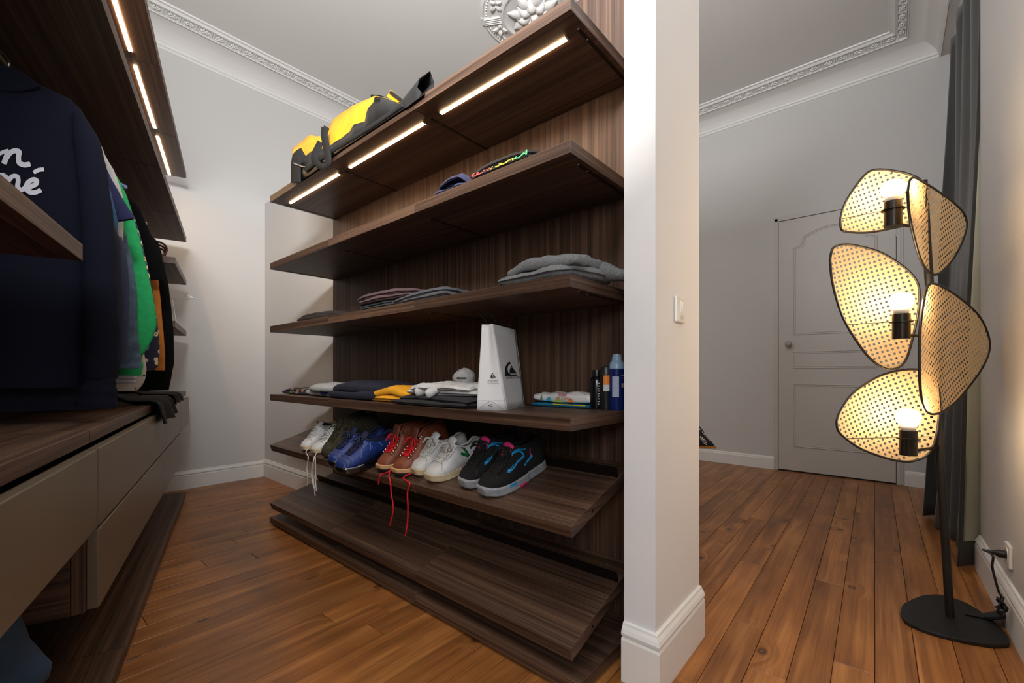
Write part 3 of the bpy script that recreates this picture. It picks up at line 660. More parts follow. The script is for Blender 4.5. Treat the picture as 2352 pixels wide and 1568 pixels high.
# ------------------------------------------------------------------ shoes on the tilted shelf
SN = Vector((-math.sin(SLA), 0, math.cos(SLA)))
def on_slant(a, y, zf=.472): return Vector((1.030+a*math.cos(SLA), y, zf+a*math.sin(SLA)))
class Shoe:
    W = [(0, .016), (.025, .030), (.07, .041), (.16, .0495), (.30, .053), (.45, .049), (.6, .042), (.75, .0385), (.87, .037), (.945, .031), (.98, .022), (1, .012)]
    def __init__(s, name, label, group, a, y, yaw, L, side, H, sopen, base, wide=1., cut=(6, 10), pf=.62, zlift=0., pitch=0.):
        s.L = L; s.side = side; s.H = H; s.so = sopen; s.base = base; s.wide = wide; s.pf = pf; s.cut = cut; s.vs = .25 if max(q for p, q in H) < .13 else .36
        s.root = empty(name, on_slant(a, y)+SN*zlift)
        s.root.rotation_euler = (Matrix.Rotation(-SLA+pitch, 3, 'Y') @ Matrix.Rotation(yaw, 3, 'Z')).to_euler()
        tag(s.root, label, 'shoe', group)
    def cen(s, u): return s.side*.010*math.sin(u*PI)*(1 if u < .6 else .6)
    def hw(s, u): return lerpt(s.W, u)*s.wide
    def S(s, u, v, off=0.):
        ph = PI*v; w = s.hw(u); c, sn = math.cos(ph), math.sin(ph)
        h = lerpt(s.H, u); b = s.base(u) if callable(s.base) else s.base
        y = s.cen(u)+w*math.copysign(abs(c)**.62, c); z = b+(h-b)*abs(sn)**s.pf
        if h > .105: y = s.cen(u)+(y-s.cen(u))*(1-.18*min(1, (z-.09)/.08)) if z > .09 else y
        p = Vector((u*s.L, y, z))
        if off:
            n = Vector((0, c, sn)); 
            if u < .12: n = Vector((-.8*(1-u/.12), c, sn))
            if u > .93: n = Vector((.9*(u-.93)/.07, c, sn*.5))
            p += n.normalized()*off
        return p
    def upper(s, mat, solid=.004, NV=17, NU=34):
        def skip(i, j): return (i+.5)/(NU-1) > s.so and (i+.5)/(NU-1) < .955 and s.cut[0] <= j < s.cut[1]
        m = MB().grid(s.S, NU, NV, skip=skip)
        front = [j for j in range(NV)]; m.f.append(tuple(front[::-1])); m.m.append(0)
        m.f.append(tuple((NU-1)*NV+j for j in range(NV))); m.m.append(0)
        return m.build('upper', mat, s.root, smooth=60, solid=solid, offset=-1)
    def outline(s, g, n=40):
        L = [(u*s.L*(1)-(g if u < .02 else 0)*(1-u/.02 if u < .02 else 0), s.cen(u)+s.hw(u)+g*.9) for u in [k/n for k in range(n+1)]]
        R = [(x, 2*s.cen(min(1, max(0, x/s.L)))-y) for x, y in L]
        return L+R[::-1]
    def sole(s, name, mat, z0, z1, g=.003, spring=.012, bevel=.003, heel=0.):
        o = s.outline(g); m = MB(); n = len(o)
        def zz(x, z): 
            u = max(0, min(1, x/s.L)); return z+spring*max(0, (.22-u)/.22)**2+heel*max(0, (u-.4)/.6)
        m.add([(x, y, zz(x, z0) if heel == 0 else z0+spring*max(0, (.22-x/s.L)/.22)**2) for x, y in o]+[(x, y, zz(x, z1)) for x, y in o],
              [tuple(range(n))[::-1], tuple(range(n, 2*n))]+[(i, (i+1) % n, (i+1) % n+n, i+n) for i in range(n)])
        return m.build(name, mat, s.root, smooth=40, bevel=bevel)
    def laces(s, mat, u0, u1, n, r=.0026, spread=.11, name='laces', bow=True):
        m = MB()
        for k in range(n):
            a = u0+(u1-u0)*k/(n-1); b = a+(u1-u0)/(n-1)*.8
            for sg in (1, -1):
                p = [s.S(a+(b-a)*t, .5+sg*spread*(1-2*t), .0035+.003*math.sin(t*PI)) for t in (0, .2, .4, .6, .8, 1)]
                m.tube(p, r, 6)
            m.tube([s.S(a, .5-spread, .003), s.S(a, .5, .005), s.S(a, .5+spread, .003)], r, 6)
        if bow:
            c = s.S(u1, .5, .008)
            for sg in (1, -1):
                m.tube(smoothpath([c, c+Vector((-.012, sg*.022, .006)), c+Vector((-.022, sg*.036, -.010)), c+Vector((-.010, sg*.030, -.012)), c], 5), r, 6)
                m.tube(smoothpath([c, c+Vector((-.015, sg*.018, .004)), c+Vector((-.035, sg*.03, -.015))], 5), r, 6)
        return m.build(name, mat, s.root, smooth=True)
    def eyelets(s, mat, u0, u1, n, v=.13, r=.0035):
        m = MB()
        for k in range(n):
            for sg in (1, -1):
                a = s.S(u0+(u1-u0)*k/(n-1), .5+sg*v, .001); b = s.S(u0+(u1-u0)*k/(n-1), .5+sg*v, .0035); m.tube([a, b], r, 7)
        return m.build('eyelets', mat, s.root, smooth=40)
    def tongue(s, mat, u0, u1, up, w=.030, name='tongue', back=.03):
        a = s.S(u0, .5, -.004); 
        def fn(u, v):
            q = a+Vector(((u1-u0)*s.L*u+back*u*u*.3, (v-.5)*2*w*(1-.25*(1-u)), up*u-.012*(2*v-1)**2-.006*max(0, u-.85)**2*40)); return q
        return MB().grid(fn, 9, 7).build(name, mat, s.root, smooth=True, solid=.005)
    def lining(s, mat):
        m = MB()
        def fn(u, v):
            uu = s.so+.02+(.95-s.so)*u; p = s.S(uu, .16+.68*v, -.006); p.z = min(p.z, s.S(uu, .3).z-.002); return p
        ins = MB().grid(lambda u, v: Vector(((s.so-.1+(.97-s.so+.1)*u)*s.L, s.cen(.7)+(v-.5)*2*s.hw(s.so+(.97-s.so)*u)*.85, .026)), 8, 4); ins.build('insole', mat, s.root)
    def collar(s, mat, r=.0045, u0=None):
        NV = 16; u0 = u0 or s.so+.03
        L = [s.S(u, s.cut[0]/NV, 0) for u in [u0+(.955-u0)*k/12 for k in range(13)]]; R = [s.S(u, s.cut[1]/NV, 0) for u in [u0+(.955-u0)*k/12 for k in range(13)]]
        return MB().tube(L+R[::-1], r, 7).build('collar', mat, s.root, smooth=True)
    def ribbon(s, name, mat, pts, w, off=.0015):                  # flat strip along (u,v) points, conforming to the upper
        P = smoothpath([(a, b, 0) for a, b in pts], 5); ws = w if isinstance(w, (list, tuple)) else [w]*2
        m = MB(); n = len(P); rows = []
        for i, p in enumerate(P):
            t = P[min(i+1, n-1)]-P[max(i-1, 0)]; dx, dy = t.x*s.L, t.y*s.vs; d = math.hypot(dx, dy) or 1
            wi = ws[0]+(ws[-1]-ws[0])*i/(n-1); nx, ny = -dy/d*wi/2/s.L, dx/d*wi/2/s.vs
            rows += [s.S(p.x+nx, p.y+ny, off), s.S(p.x-nx, p.y-ny, off)]
        m.add(rows, [(2*i, 2*i+1, 2*i+3, 2*i+2) for i in range(n-1)])
        return m.build(name, mat, s.root, smooth=True, solid=.0012)
    def line(s, name, mat, pts, r=.0009, off=.0006): return MB().tube([s.S(p.x, p.y, off) for p in smoothpath([(a, b, 0) for a, b in pts], 6)], r, 5).build(name, mat, s.root, smooth=True)
    def hang(s, name, mat, world, r=.0028):                       # hanging lace, world points
        Mi = (Matrix.Translation(s.root.location) @ s.root.rotation_euler.to_matrix().to_4x4()).inverted()
        return MB().tube([Mi @ p for p in smoothpath(world, 6)], r, 7).build(name, mat, s.root, smooth=True)
LOWH = [(0, .030), (.04, .044), (.10, .052), (.2, .060), (.3, .074), (.40, .094), (.46, .106), (.54, .094), (.66, .076), (.8, .072), (.92, .086), (1, .080)]
HIGHH = [(0, .034), (.04, .050), (.10, .060), (.2, .070), (.3, .088), (.38, .112), (.46, .145), (.55, .158), (.7, .156), (.85, .160), (.95, .158), (1, .13)]
WL = plain('white_leather', (208, 208, 208), .45, bump=.12, bscale=120, vary=.05, vscale=30); CREAM = plain('aged_sole', (192, 174, 140), .6, vary=.1, vscale=40)
WLACE = plain('white_lace', (205, 203, 198), .8); GREYL = plain('grey_lining', (150, 152, 152), .85); STITCH = plain('grey_stitch', (120, 118, 115), .8)
OLIVE = plain('olive_canvas', (58, 53, 37), .9, bump=.3, bscale=400, vary=.15, vscale=20); OLIVED = plain('olive_rubber', (48, 43, 32), .7); STEEL = plain('eyelet_steel', (200, 198, 192), .25, metal=1.)
BLU = plain('blue_mesh', (26, 52, 118), .5, bump=.25, bscale=300, vary=.2, vscale=25); BLUL = plain('pale_blue_piping', (92, 122, 190), .5); NAVYD = plain('navy_knit', (20, 28, 62), .8); GLOSSB = plain('clear_black_sole', (14, 14, 18), .12, coat=.6)
BRN = plain('brown_leather', (124, 64, 40), .5, bump=.15, bscale=200, vary=.12, vscale=18); BRND = plain('dark_brown_leather', (104, 54, 36), .6); TAN = plain('tan_midsole', (206, 164, 116), .65); BLKR = plain('black_rubber_sole', (24, 22, 22), .7, bump=.5, bscale=90); RED = plain('red_lace', (214, 16, 34), .7); SAND = plain('sand_lining', (138, 112, 88), .9)
GREEN = plain('green_patch', (18, 112, 52), .6); BLKS = plain('black_suede', (11, 11, 12), .95, bump=.3, bscale=500); GREYS = plain('grey_midsole', (138, 141, 146), .6, vary=.08, vscale=50); CYAN = plain('cyan_trim', (26, 138, 200), .55); PINK = plain('pink_lining', (206, 40, 110), .7); BLKL = plain('black_lace', (14, 13, 13), .85)
def white_low(a, y, yaw, side, label, grp):
    s = Shoe('sneaker', label, grp, a, y, yaw, .272, side, LOWH, .44, .018, .88)
    s.upper(WL); s.sole('sole', CREAM, 0, .023, .003); s.tongue(WL, .36, .50, .042, .022); s.laces(WLACE, .21, .43, 5, .0022, .10, bow=False); s.eyelets(STITCH, .22, .44, 6, .135, .0022)
    s.lining(GREYL); s.collar(GREYL, .004); s.line('seam', STITCH, [(.16, .22), (.175, .5), (.16, .78)]); s.line('seam', STITCH, [(.24, .32), (.34, .25), (.44, .27), (.5, .2)]); s.line('seam', STITCH, [(.24, .68), (.34, .75), (.44, .73), (.5, .8)])
    m = MB()
    for k in range(6):
        for sg in (.17, .83): m.tube([s.S(.52+k*.045, sg, .0005), s.S(.52+k*.045, sg, .0018)], .0018, 6)
    m.build('perforations', STITCH, s.root)
    return s
s = white_low(.018, 2.385, .06, 1, 'white low sneaker with a single lace strand hanging over the shelf edge', 'white low sneakers with hanging laces')
edge = lambda u, dx=0.: atx(u, HY, 1.022+dx).y
def px_front(u, v, x=1.015): return atx(u, v, x)
s.hang('hanging_lace', WLACE, [on_slant(.045, 2.352)+SN*.022, on_slant(.014, 2.343)+SN*.006, px_front(708, 1050), px_front(705, 1075), px_front(707, 1098), px_front(705, 1114)], .0028)
s = white_low(.016, 2.262, .0, -1, 'white low sneaker with several lace strands hanging, beside the olive boot', 'white low sneakers with hanging laces')
for k, (dx, ev) in enumerate(((0, 1139), (6, 1128), (-3, 1122))):
    s.hang('hanging_lace', WLACE, [on_slant(.04, 2.235)+SN*.02, on_slant(.012, 2.23)+SN*.005, px_front(722+dx*.4, 1055, 1.013-k*.003), px_front(719+dx, 1085, 1.013-k*.003), px_front(721+dx*.7, 1110, 1.013-k*.003), px_front(724+dx*.5, ev, 1.013-k*.003)], .0028)
for k, (y, yaw, side) in enumerate(((2.135, 0, 1), (2.02, .04, -1))):
    s = Shoe('high_top_boot', 'olive canvas high-top boot beside the '+('white sneaker', 'blue running shoe')[k], 'olive canvas boots', .012, y, yaw, .275, side, HIGHH, .40, .020, .95)
    s.upper(OLIVE); s.sole('sole', OLIVED, 0, .024, .003); s.tongue(OLIVE, .30, .46, .085, .026); s.laces(OLIVE, .20, .42, 6, .0028, .10); s.eyelets(STEEL, .20, .47, 7, .15, .003); s.lining(OLIVED); s.collar(OLIVE, .005)
    s.line('seam', OLIVED, [(.15, .2), (.17, .5), (.15, .8)], .0012)
for k, (a, y, yaw, side) in enumerate(((-.060, 1.925, -.05, 1), (-.085, 1.812, -.10, -1))):
    s = Shoe('running_shoe', 'blue running shoe with wavy upper, beside the '+('olive boot', 'brown hiking boot')[k], 'blue running shoes', a, y, yaw, .30, side, [(p, q+.022) for p, q in LOWH], .44, lambda u: .030+.012*u, 1.02)
    s.upper(BLU); s.sole('sole', GLOSSB, 0, .034, .004, .02, .008, heel=.012); s.tongue(NAVYD, .36, .52, .05, .026); s.laces(NAVYD, .20, .44, 6, .003, .09); s.lining(NAVYD); s.collar(NAVYD, .008)
    for q in range(5):
        for sg in (1, -1):
            s.line('piping', BLUL, [(.05+.06*q+.02*math.sin(t*3.), .5+sg*(.44-.30*t+.03*math.sin(t*9+q))) for t in (0, .2, .4, .6, .8, 1)] if q < 3 else [(.30+.17*(q-3)+.22*t, .5+sg*(.42-.10*math.sin(t*PI)*(1+.3*q)-.05*math.sin(t*9))) for t in (0, .2, .4, .6, .8, 1)], .0017)
for k, (y, yaw, side) in enumerate(((1.635, -.05, 1), (1.522, -.06, -1))):
    s = Shoe('hiking_boot', 'brown leather hiking boot with red laces, beside the '+('blue running shoe', 'white sneaker')[k], 'brown hiking boots', .012, y, yaw, .285, side, HIGHH, .40, .024, 1.0)
    s.upper(BRN); s.sole('midsole', TAN, .012, .030, .005); s.sole('outsole', BLKR, 0, .013, .003); s.tongue(BRND, .30, .44, .092, .028); s.laces(RED, .20, .40, 5, .0032, .11); s.lining(SAND); s.collar(BRND, .007)
    m = MB()
    for q in range(7):
        for sg in (1, -1):
            u = .19+.045*q if q < 5 else .40+.03*(q-4); v = .5+sg*(.14+(.03*(q-4) if q > 4 else 0))
            c = s.S(u, v, .003); m.grid(lambda a, b: c+Vector((.006*math.cos(2*PI*a)*math.cos(b*PI-PI/2), .006*math.sin(2*PI*a)*math.cos(b*PI-PI/2), .005*math.sin(b*PI-PI/2))), 7, 5, closeu=True)
    part(m.build('lace_hooks', STEEL, s.root, smooth=True), 'shiny steel lace hooks')
    s.line('seam', BRND, [(.20, .16), (.24, .36), (.26, .5), (.24, .64), (.20, .84)], .0012)
    if k == 0: 
        s.hang('hanging_lace', RED, [on_slant(.05, 1.592)+SN*.012, on_slant(.015, 1.60)+SN*.006, px_front(874, 1090), px_front(869, 1112)], .003)
        s.hang('hanging_lace', RED, [on_slant(.03, 1.578)+SN*.022, on_slant(.010, 1.568)+SN*.008, px_front(897, 1110), px_front(899, 1135), px_front(903, 1160), px_front(901, 1185), px_front(895, 1207)], .003)
    else:
        s.hang('hanging_lace', RED, [on_slant(.05, 1.462)+SN*.012, on_slant(.012, 1.475)+SN*.006, px_front(941, 1110), px_front(936, 1130), px_front(937, 1165), px_front(936, 1200), px_front(931, 1231)], .003)
for k, (a, y, yaw, side) in enumerate(((.045, 1.442, -.15, 1), (.030, 1.338, -.17, -1))):
    s = Shoe('sneaker', 'white sneaker with a green letter V, beside the '+('brown hiking boot', 'black basketball shoe')[k], 'white sneakers with a green V', a, y, yaw, .268, side, [(p, q*1.08) for p, q in LOWH], .43, .020, .98)
    s.upper(WL); s.sole('sole', CREAM, 0, .026, .003); s.tongue(WL, .34, .50, .058, .028); s.laces(WLACE, .20, .43, 6, .0036, .11); s.lining(GREYL); s.collar(WL, .005)
    s.line('seam', STITCH, [(.14, .16), (.20, .34), (.22, .5), (.20, .66), (.14, .84)]); 
    for sg in (0, 1):
        f_ = (lambda v: v) if sg == 0 else (lambda v: 1-v)
        s.ribbon('letter_v', GREEN, [(.585, f_(.34)), (.605, f_(.22)), (.625, f_(.09))], [.017, .014]); s.ribbon('letter_v', GREEN, [(.63, f_(.09)), (.56, f_(.13)), (.50, f_(.165))], [.014, .014])
        s.line('seam', STITCH, [(.26, f_(.33)), (.40, f_(.28)), (.50, f_(.30)), (.62, f_(.34))])
for k, (a, y, yaw, side) in enumerate(((.045, 1.156, -.17, 1), (.028, 1.045, -.20, -1))):
    s = Shoe('basketball_shoe', 'black high-top basketball shoe with blue trim, '+('beside the white sneaker', 'next to the empty shelf end')[k], 'black high-top basketball shoes', a, y, yaw, .278, side, [(0, .036), (.04, .050), (.10, .060), (.2, .068), (.3, .084), (.38, .104), (.46, .132), (.54, .134), (.66, .120), (.80, .118), (.92, .128), (.97, .122), (1, .095)], .42, .026, 1.06)
    s.upper(BLKS); s.sole('midsole', GREYS, 0, .033, .005, .010, .006); s.tongue(PINK, .33, .47, .066, .030); s.laces(BLKL, .20, .43, 7, .0040, .12); s.lining(PINK); s.collar(BLKS, .007); s.ribbon('collar_trim', PINK, [(.50, .33), (.56, .345), (.64, .34)], .007); s.ribbon('collar_trim', PINK, [(.50, .67), (.56, .655), (.64, .66)], .007)
    s.line('seam', plain('charcoal_stitch', (58, 56, 58), .9), [(.13, .14), (.17, .34), (.19, .5), (.17, .66), (.13, .86)], .0009)
    for sg in (0, 1):
        f_ = (lambda v: v) if sg == 0 else (lambda v: 1-v)
        s.ribbon('side_stripe', CYAN, [(.30, f_(.24)), (.35, f_(.175)), (.45, f_(.15)), (.56, f_(.16)), (.60, f_(.20)), (.575, f_(.25)), (.53, f_(.275)), (.475, f_(.30)), (.44, f_(.325))], [.011, .011])
        s.ribbon('side_stripe', CYAN, [(.43, f_(.335)), (.50, f_(.318)), (.60, f_(.305)), (.68, f_(.300))], .009); s.ribbon('side_stripe', CYAN, [(.53, f_(.285)), (.57, f_(.255)), (.60, f_(.20))], .013)
        s.ribbon('side_stripe', CYAN, [(.30, f_(.27)), (.335, f_(.225)), (.40, f_(.195))], .006)
        s.ribbon('heel_flash', CYAN, [(.56, f_(.06)), (.66, f_(.10)), (.74, f_(.13))], [.008, .014]); s.line('heel_script', PINK, [(.70, f_(.12)), (.72, f_(.17)), (.71, f_(.20)), (.74, f_(.23)), (.735, f_(.27))], .0013)
    m = MB(); sy = 1
    def solepatch(u0, u1, z0, z1, mat, name):
        for sg in (1, -1):
            MB().add([Vector((u*s.L, s.cen(u)+sg*(s.hw(u)+.0052), z)) for u in [u0+(u1-u0)*q/6 for q in range(7)] for z in (z0, z1)], [(2*q, 2*q+1, 2*q+3, 2*q+2) for q in range(6)]).build(name, mat, s.root, solid=.0012)
    solepatch(.26, .36, .022, .031, CYAN, 'sole_patch'); solepatch(.40, .52, .004, .012, PINK, 'sole_patch')

# ------------------------------------------------------------------ folded clothes
def folded(label, cat, c, sx, sy, h, mat, group=None, rz=0., layers=2, seed=0, wr=1., name='folded_clothing', slump=0., mats=None, p=5., crest=None):
    root = empty(name, c, rz); tag(root, label, cat, group); hl = h/layers
    for k in range(layers):
        ox, oy = (hsh(seed, k, 1)-.5)*.02*wr, (hsh(seed, k, 2)-.5)*.03*wr; kx, ky = 1-.10*k*hsh(seed, k, 5), 1-.10*k*hsh(seed, k, 6)
        def top(u, v, sg=1):
            ta, tb = u*2-1, v*2-1
            a, b = math.sin(ta*PI/2), math.sin(tb*PI/2); e = (max(0., math.cos(ta*PI/2))*max(0., math.cos(tb*PI/2)))**.42
            nx = 1+.06*wr*vnoise(a*2+seed, b*2, k)
            x = a*sx/2*kx*(1-.10*b*b)*nx+ox; y = b*sy/2*ky*(1-.10*a*a)*nx+oy
            w_ = vnoise(a*2.6+seed*3, b*2.2, k*3.)*.6+vnoise(a*5+seed, b*4, k)*.35
            cr = crest(a, b) if crest else 1.
            th = hl*(1.25 if layers > 1 else 1.); z = (hl*(k+.5))*cr+sg*th*.5*e*cr
            z += wr*.16*h*w_*(e if k == 0 else .4+.6*e)*(1 if sg > 0 or k > 0 else 0)
            z += .25*hl*k*(abs(a)**3+abs(b)**3)*-1
            return Vector((x, y, max(z, .0006+.0002*k)))
        m = MB().grid(lambda u, v: top(u, v, 1), 24, 24); m.grid(lambda u, v: top(u, v, -1), 24, 24)
        mm = mats[k % len(mats)] if mats else mat
        o = m.build('fold' if k < layers-1 else 'top_fold', mm, root, smooth=True)
        w2 = o.modifiers.new('weld', 'WELD'); w2.merge_threshold = .0004
    return root
def cloth(name, c, vary=.10, vs_=30, bump=.5, bs=350, rough=.9): return plain(name, c, rough, bump=bump, bscale=bs, vary=vary, vscale=vs_)
def yspan(u0, u1, x): a, b = atx(u0, HY, x).y, atx(u1, HY, x).y; return (a+b)/2, abs(a-b)
NAVY = cloth('navy_cotton', (24, 26, 44)); BLKC = cloth('black_cotton', (15, 15, 17)); YEL = cloth('yellow_cotton', (228, 160, 22), .06); HGREY = cloth('heather_grey', (104, 106, 108), .12, 160); LGREY = cloth('light_grey_cotton', (168, 168, 168), .08, 60)
WHC = cloth('white_cotton', (204, 204, 204), .05); DBRN = cloth('dark_brown_wool', (34, 22, 20), .15); MAR = cloth('maroon_knit', (84, 62, 62), .15, 90); DGREY = cloth('dark_grey_cotton', (74, 74, 78), .12, 90); CHARC = cloth('charcoal_cotton', (38, 38, 42)); NAVB = cloth('washed_navy', (38, 42, 76), .15)
def pattern_mat(name, base, cols, scale, thr=.35, rand=1.):
    m, nt, N, L, P = newmat(name); tc = N.new('ShaderNodeTexCoord'); vo = N.new('ShaderNodeTexVoronoi'); vo.inputs['Scale'].default_value = scale; vo.inputs['Randomness'].default_value = rand; L.new(tc.outputs['Object'], vo.inputs['Vector'])
    r = N.new('ShaderNodeValToRGB'); r.color_ramp.interpolation = 'CONSTANT'; e = r.color_ramp.elements
    st = [(0, cols[0])]+[(thr*(k+1)/len(cols), cc) for k, cc in enumerate(cols[1:])]+[(thr, base)]
    e[0].position = 0; e[0].color = lin(st[0][1]); e[1].position = st[-1][0]; e[1].color = lin(base)
    for pz, cc in st[1:-1]: q = e.new(pz); q.color = lin(cc)
    L.new(vo.outputs['Distance'], r.inputs['Fac']); L.new(r.outputs['Color'], P.inputs['Base Color']); P.inputs['Roughness'].default_value = .9; return m
def bands_mat(name, cols, axis, scale, rough=.9, dist=0.):
    m, nt, N, L, P = newmat(name); tc = N.new('ShaderNodeTexCoord'); sp = N.new('ShaderNodeSeparateXYZ'); L.new(tc.outputs['Object'], sp.inputs[0])
    mu = N.new('ShaderNodeMath'); mu.operation = 'MULTIPLY'; mu.inputs[1].default_value = scale; L.new(sp.outputs[axis], mu.inputs[0])
    fr = N.new('ShaderNodeMath'); fr.operation = 'FRACT'; L.new(mu.outputs[0], fr.inputs[0])
    r = N.new('ShaderNodeValToRGB'); r.color_ramp.interpolation = 'CONSTANT'; e = r.color_ramp.elements; n = len(cols)
    e[0].position = 0; e[0].color = lin(cols[0]); e[1].position = (n-1)/n; e[1].color = lin(cols[-1])
    for k in range(1, n-1): q = e.new(k/n); q.color = lin(cols[k])
    L.new(fr.outputs[0], r.inputs['Fac']); L.new(r.outputs['Color'], P.inputs['Base Color']); P.inputs['Roughness'].default_value = rough; return m
CAMO = pattern_mat('green_navy_print', (24, 28, 46), [(40, 96, 62), (46, 84, 66), (150, 110, 90)], 14, .42)
Z4, Z3, Z2, Z1 = .773, 1.177, 1.551, 1.95
G4 = 'folded clothes beside the paper bag'
def fold_at(label, u0, u1, x, sx, z, h, mat, k, grp, rz=0, layers=2, wr=1., mats=None, cat='t-shirt', slump=0., crest=None):
    yc, w_ = yspan(u0, u1, x+.04); return folded(label, cat, Vector((x+sx/2, yc, z)), sx, w_, h, mat, grp, rz, layers, k, wr, mats=mats, slump=slump, crest=crest)
fold_at('folded green and navy printed t-shirt at the far end of the shelf', 656, 745, 1.107, .20, Z4, .040, CAMO, 1, G4, layers=2)
t = fold_at('folded light grey t-shirt with a blue ring print, between green and navy ones', 706, 850, 1.087, .25, Z4, .074, LGREY, 2, G4, layers=2, wr=1.3)
ring = MB(); 
for k in range(2): ring.tube([Vector((-.085+.045*math.cos(a)*1.0, .055+.055*math.sin(a), .050-.030*max(0, -math.cos(a))+.012*k*0)) for a in [2*PI*q/20 for q in range(20)]], .006, 6, closed=True)
part(ring.build('ring_print', cloth('royal_blue_print', (32, 46, 110)), t, smooth=True), 'blue ring print')
RP = MB().grid(lambda u, v: (-.02+.05*u, -.02+.09*v, .0655+.004*math.sin(u*9)), 4, 6); part(RP.build('red_print', cloth('red_print', (190, 60, 50)), t, smooth=True, solid=.002), 'red print')
fold_at('folded dark navy sweatshirt leaning on the grey t-shirt', 760, 886, 1.062, .26, Z4, .086, NAVY, 3, G4, layers=2, wr=1.2, cat='sweatshirt')
fold_at('folded black t-shirt half hidden behind the yellow one', 880, 935, 1.20, .20, Z4, .074, BLKC, 4, G4)
fold_at('folded bright yellow t-shirt on the shelf', 838, 990, 1.070, .25, Z4, .072, YEL, 5, G4, layers=2, wr=1.1, crest=lambda a, b: .55+.45*(1-abs(b))**.6)
fold_at('folded charcoal t-shirt under the white one', 912, 1096, 1.040, .24, Z4, .046, CHARC, 6, G4, layers=2)
yc, w_ = yspan(930, 1092, 1.09)
wt = folded('crumpled white t-shirt with rolled sleeves lying on the charcoal one', 't-shirt', Vector((1.165, yc, Z4+.040)), .20, w_*.9, .046, WHC, G4, .1, 2, 9, 1.7)
for k, (p0, p1, r_) in enumerate((((-.10, .10, .008), (.02, -.05, .03), .017), ((-.12, .02, .004), (-.02, -.10, .03), .016))):
    a, b = Vector(p0), Vector(p1); pts = smoothpath([a, a.lerp(b, .35)+Vector((0, 0, .014)), a.lerp(b, .7)+Vector((0, 0, .012)), b], 6)
    MB().tube(pts, [r_*(.9+.25*math.sin(q*.9)) for q in range(len(pts))], 12).build('rolled_sleeve', WHC, wt, smooth=True)
yb = atx(1067, HY, 1.2).y
cap = empty('bundled_cap', (1.20, yb, Z4+.065)); tag(cap, 'rolled light grey cloth bundle with small print on the white t-shirt', 'cloth', G4)
def bun(u, v):
    a, b = 2*PI*u, PI*(v-.5); r_ = .042*(1+.16*vnoise(math.cos(a)*2.4+3, math.sin(a)*2.4, b*2)); return Vector((r_*math.cos(a)*math.cos(b)*1.1, r_*math.sin(a)*math.cos(b)*.95, .040+r_*math.sin(b)*.95))
MB().grid(bun, 22, 14, closeu=True).build('bundle', LGREY, cap, smooth=True)
pr = MB()
for k in range(6): 
    a0 = PI+.15+k*.16; pr.tube([bun(a0/(2*PI)+d, .48+e_)*1.015 for d, e_ in ((0, 0), (.006, .05), (.016, .05), (.018, 0))], .0012, 5)
pr.build('print', BLKC, cap)
# upper shelves
G3 = 'folded clothes on the shelf above the paper bag'
fold_at('folded dark brown wool jumper alone near the far end', 688, 800, 1.06, .24, Z3, .066, DBRN, 11, G3, cat='jumper', crest=lambda a, b: .75+.25*b)
PLAID = bands_mat('dark_plaid', [(30, 32, 36), (44, 48, 50), (28, 30, 34), (40, 44, 54)], 1, 22)
fold_at('folded dark plaid shirt under the maroon knit', 826, 935, 1.05, .24, Z3, .034, PLAID, 12, G3, layers=2, cat='shirt', wr=.6)
yc, w_ = yspan(817, 945, 1.08); folded('folded maroon knitted jumper on the plaid shirt', 'jumper', Vector((1.175, yc, Z3+.029)), .25, w_*.98, .058, bands_mat('maroon_rib', [(88, 66, 66), (76, 54, 56)], 1, 160), G3, 0, 2, 13, .9)
fold_at('folded dark grey trousers beside the maroon jumper', 892, 1035, 1.045, .26, Z3, .064, DGREY, 14, G3, layers=2, cat='trousers', crest=lambda a, b: .72-.28*b)
sw_ = fold_at('folded heather grey sweatshirt at the shelf end by the pier', 1152, 1345, 1.05, .27, Z3, .084, HGREY, 15, G3, layers=2, cat='sweatshirt', wr=1.2)
def slv(u, v):
    p = smoothpath([(-.02, -.06, .05), (.03, -.13, .045), (.08, -.19, .028), (.13, -.245, .022)], 5); n = len(p); i = min(n-1, int(u*(n-1)+.5)); r_ = .038-.010*u+.006*math.sin(u*17)
    return p[i]+Vector((r_*1.2*math.cos(2*PI*v), 0, max(-p[i].z+.002, r_*.75*math.sin(2*PI*v))))
MB().grid(slv, 16, 14, closev=True).build('sleeve', HGREY, sw_, smooth=True)
for k in range(2): MB().grid(lambda u, v: (-.03+.05*u+.09*k*0, .02-.10*k+.06*v, .0735+.006*math.sin(v*5)), 4, 5).build('print', cloth('pale_red_print', (196, 150, 144)), sw_, smooth=True, solid=.002)
G2 = 'folded clothes under the lit shelf'
fold_at('folded washed navy t-shirt beside the lettered one', 996, 1092, 1.045, .22, Z2, .072, NAVB, 21, G2, layers=4, wr=1.5, crest=lambda a, b: .55+.45*(1-abs(b))**.5)
lt = fold_at('folded black t-shirt with letters in red, yellow and green', 1085, 1245, 1.045, .24, Z2, .056, BLKC, 22, G2, layers=2, wr=.4)
yc, w_ = yspan(1085, 1245, 1.085)
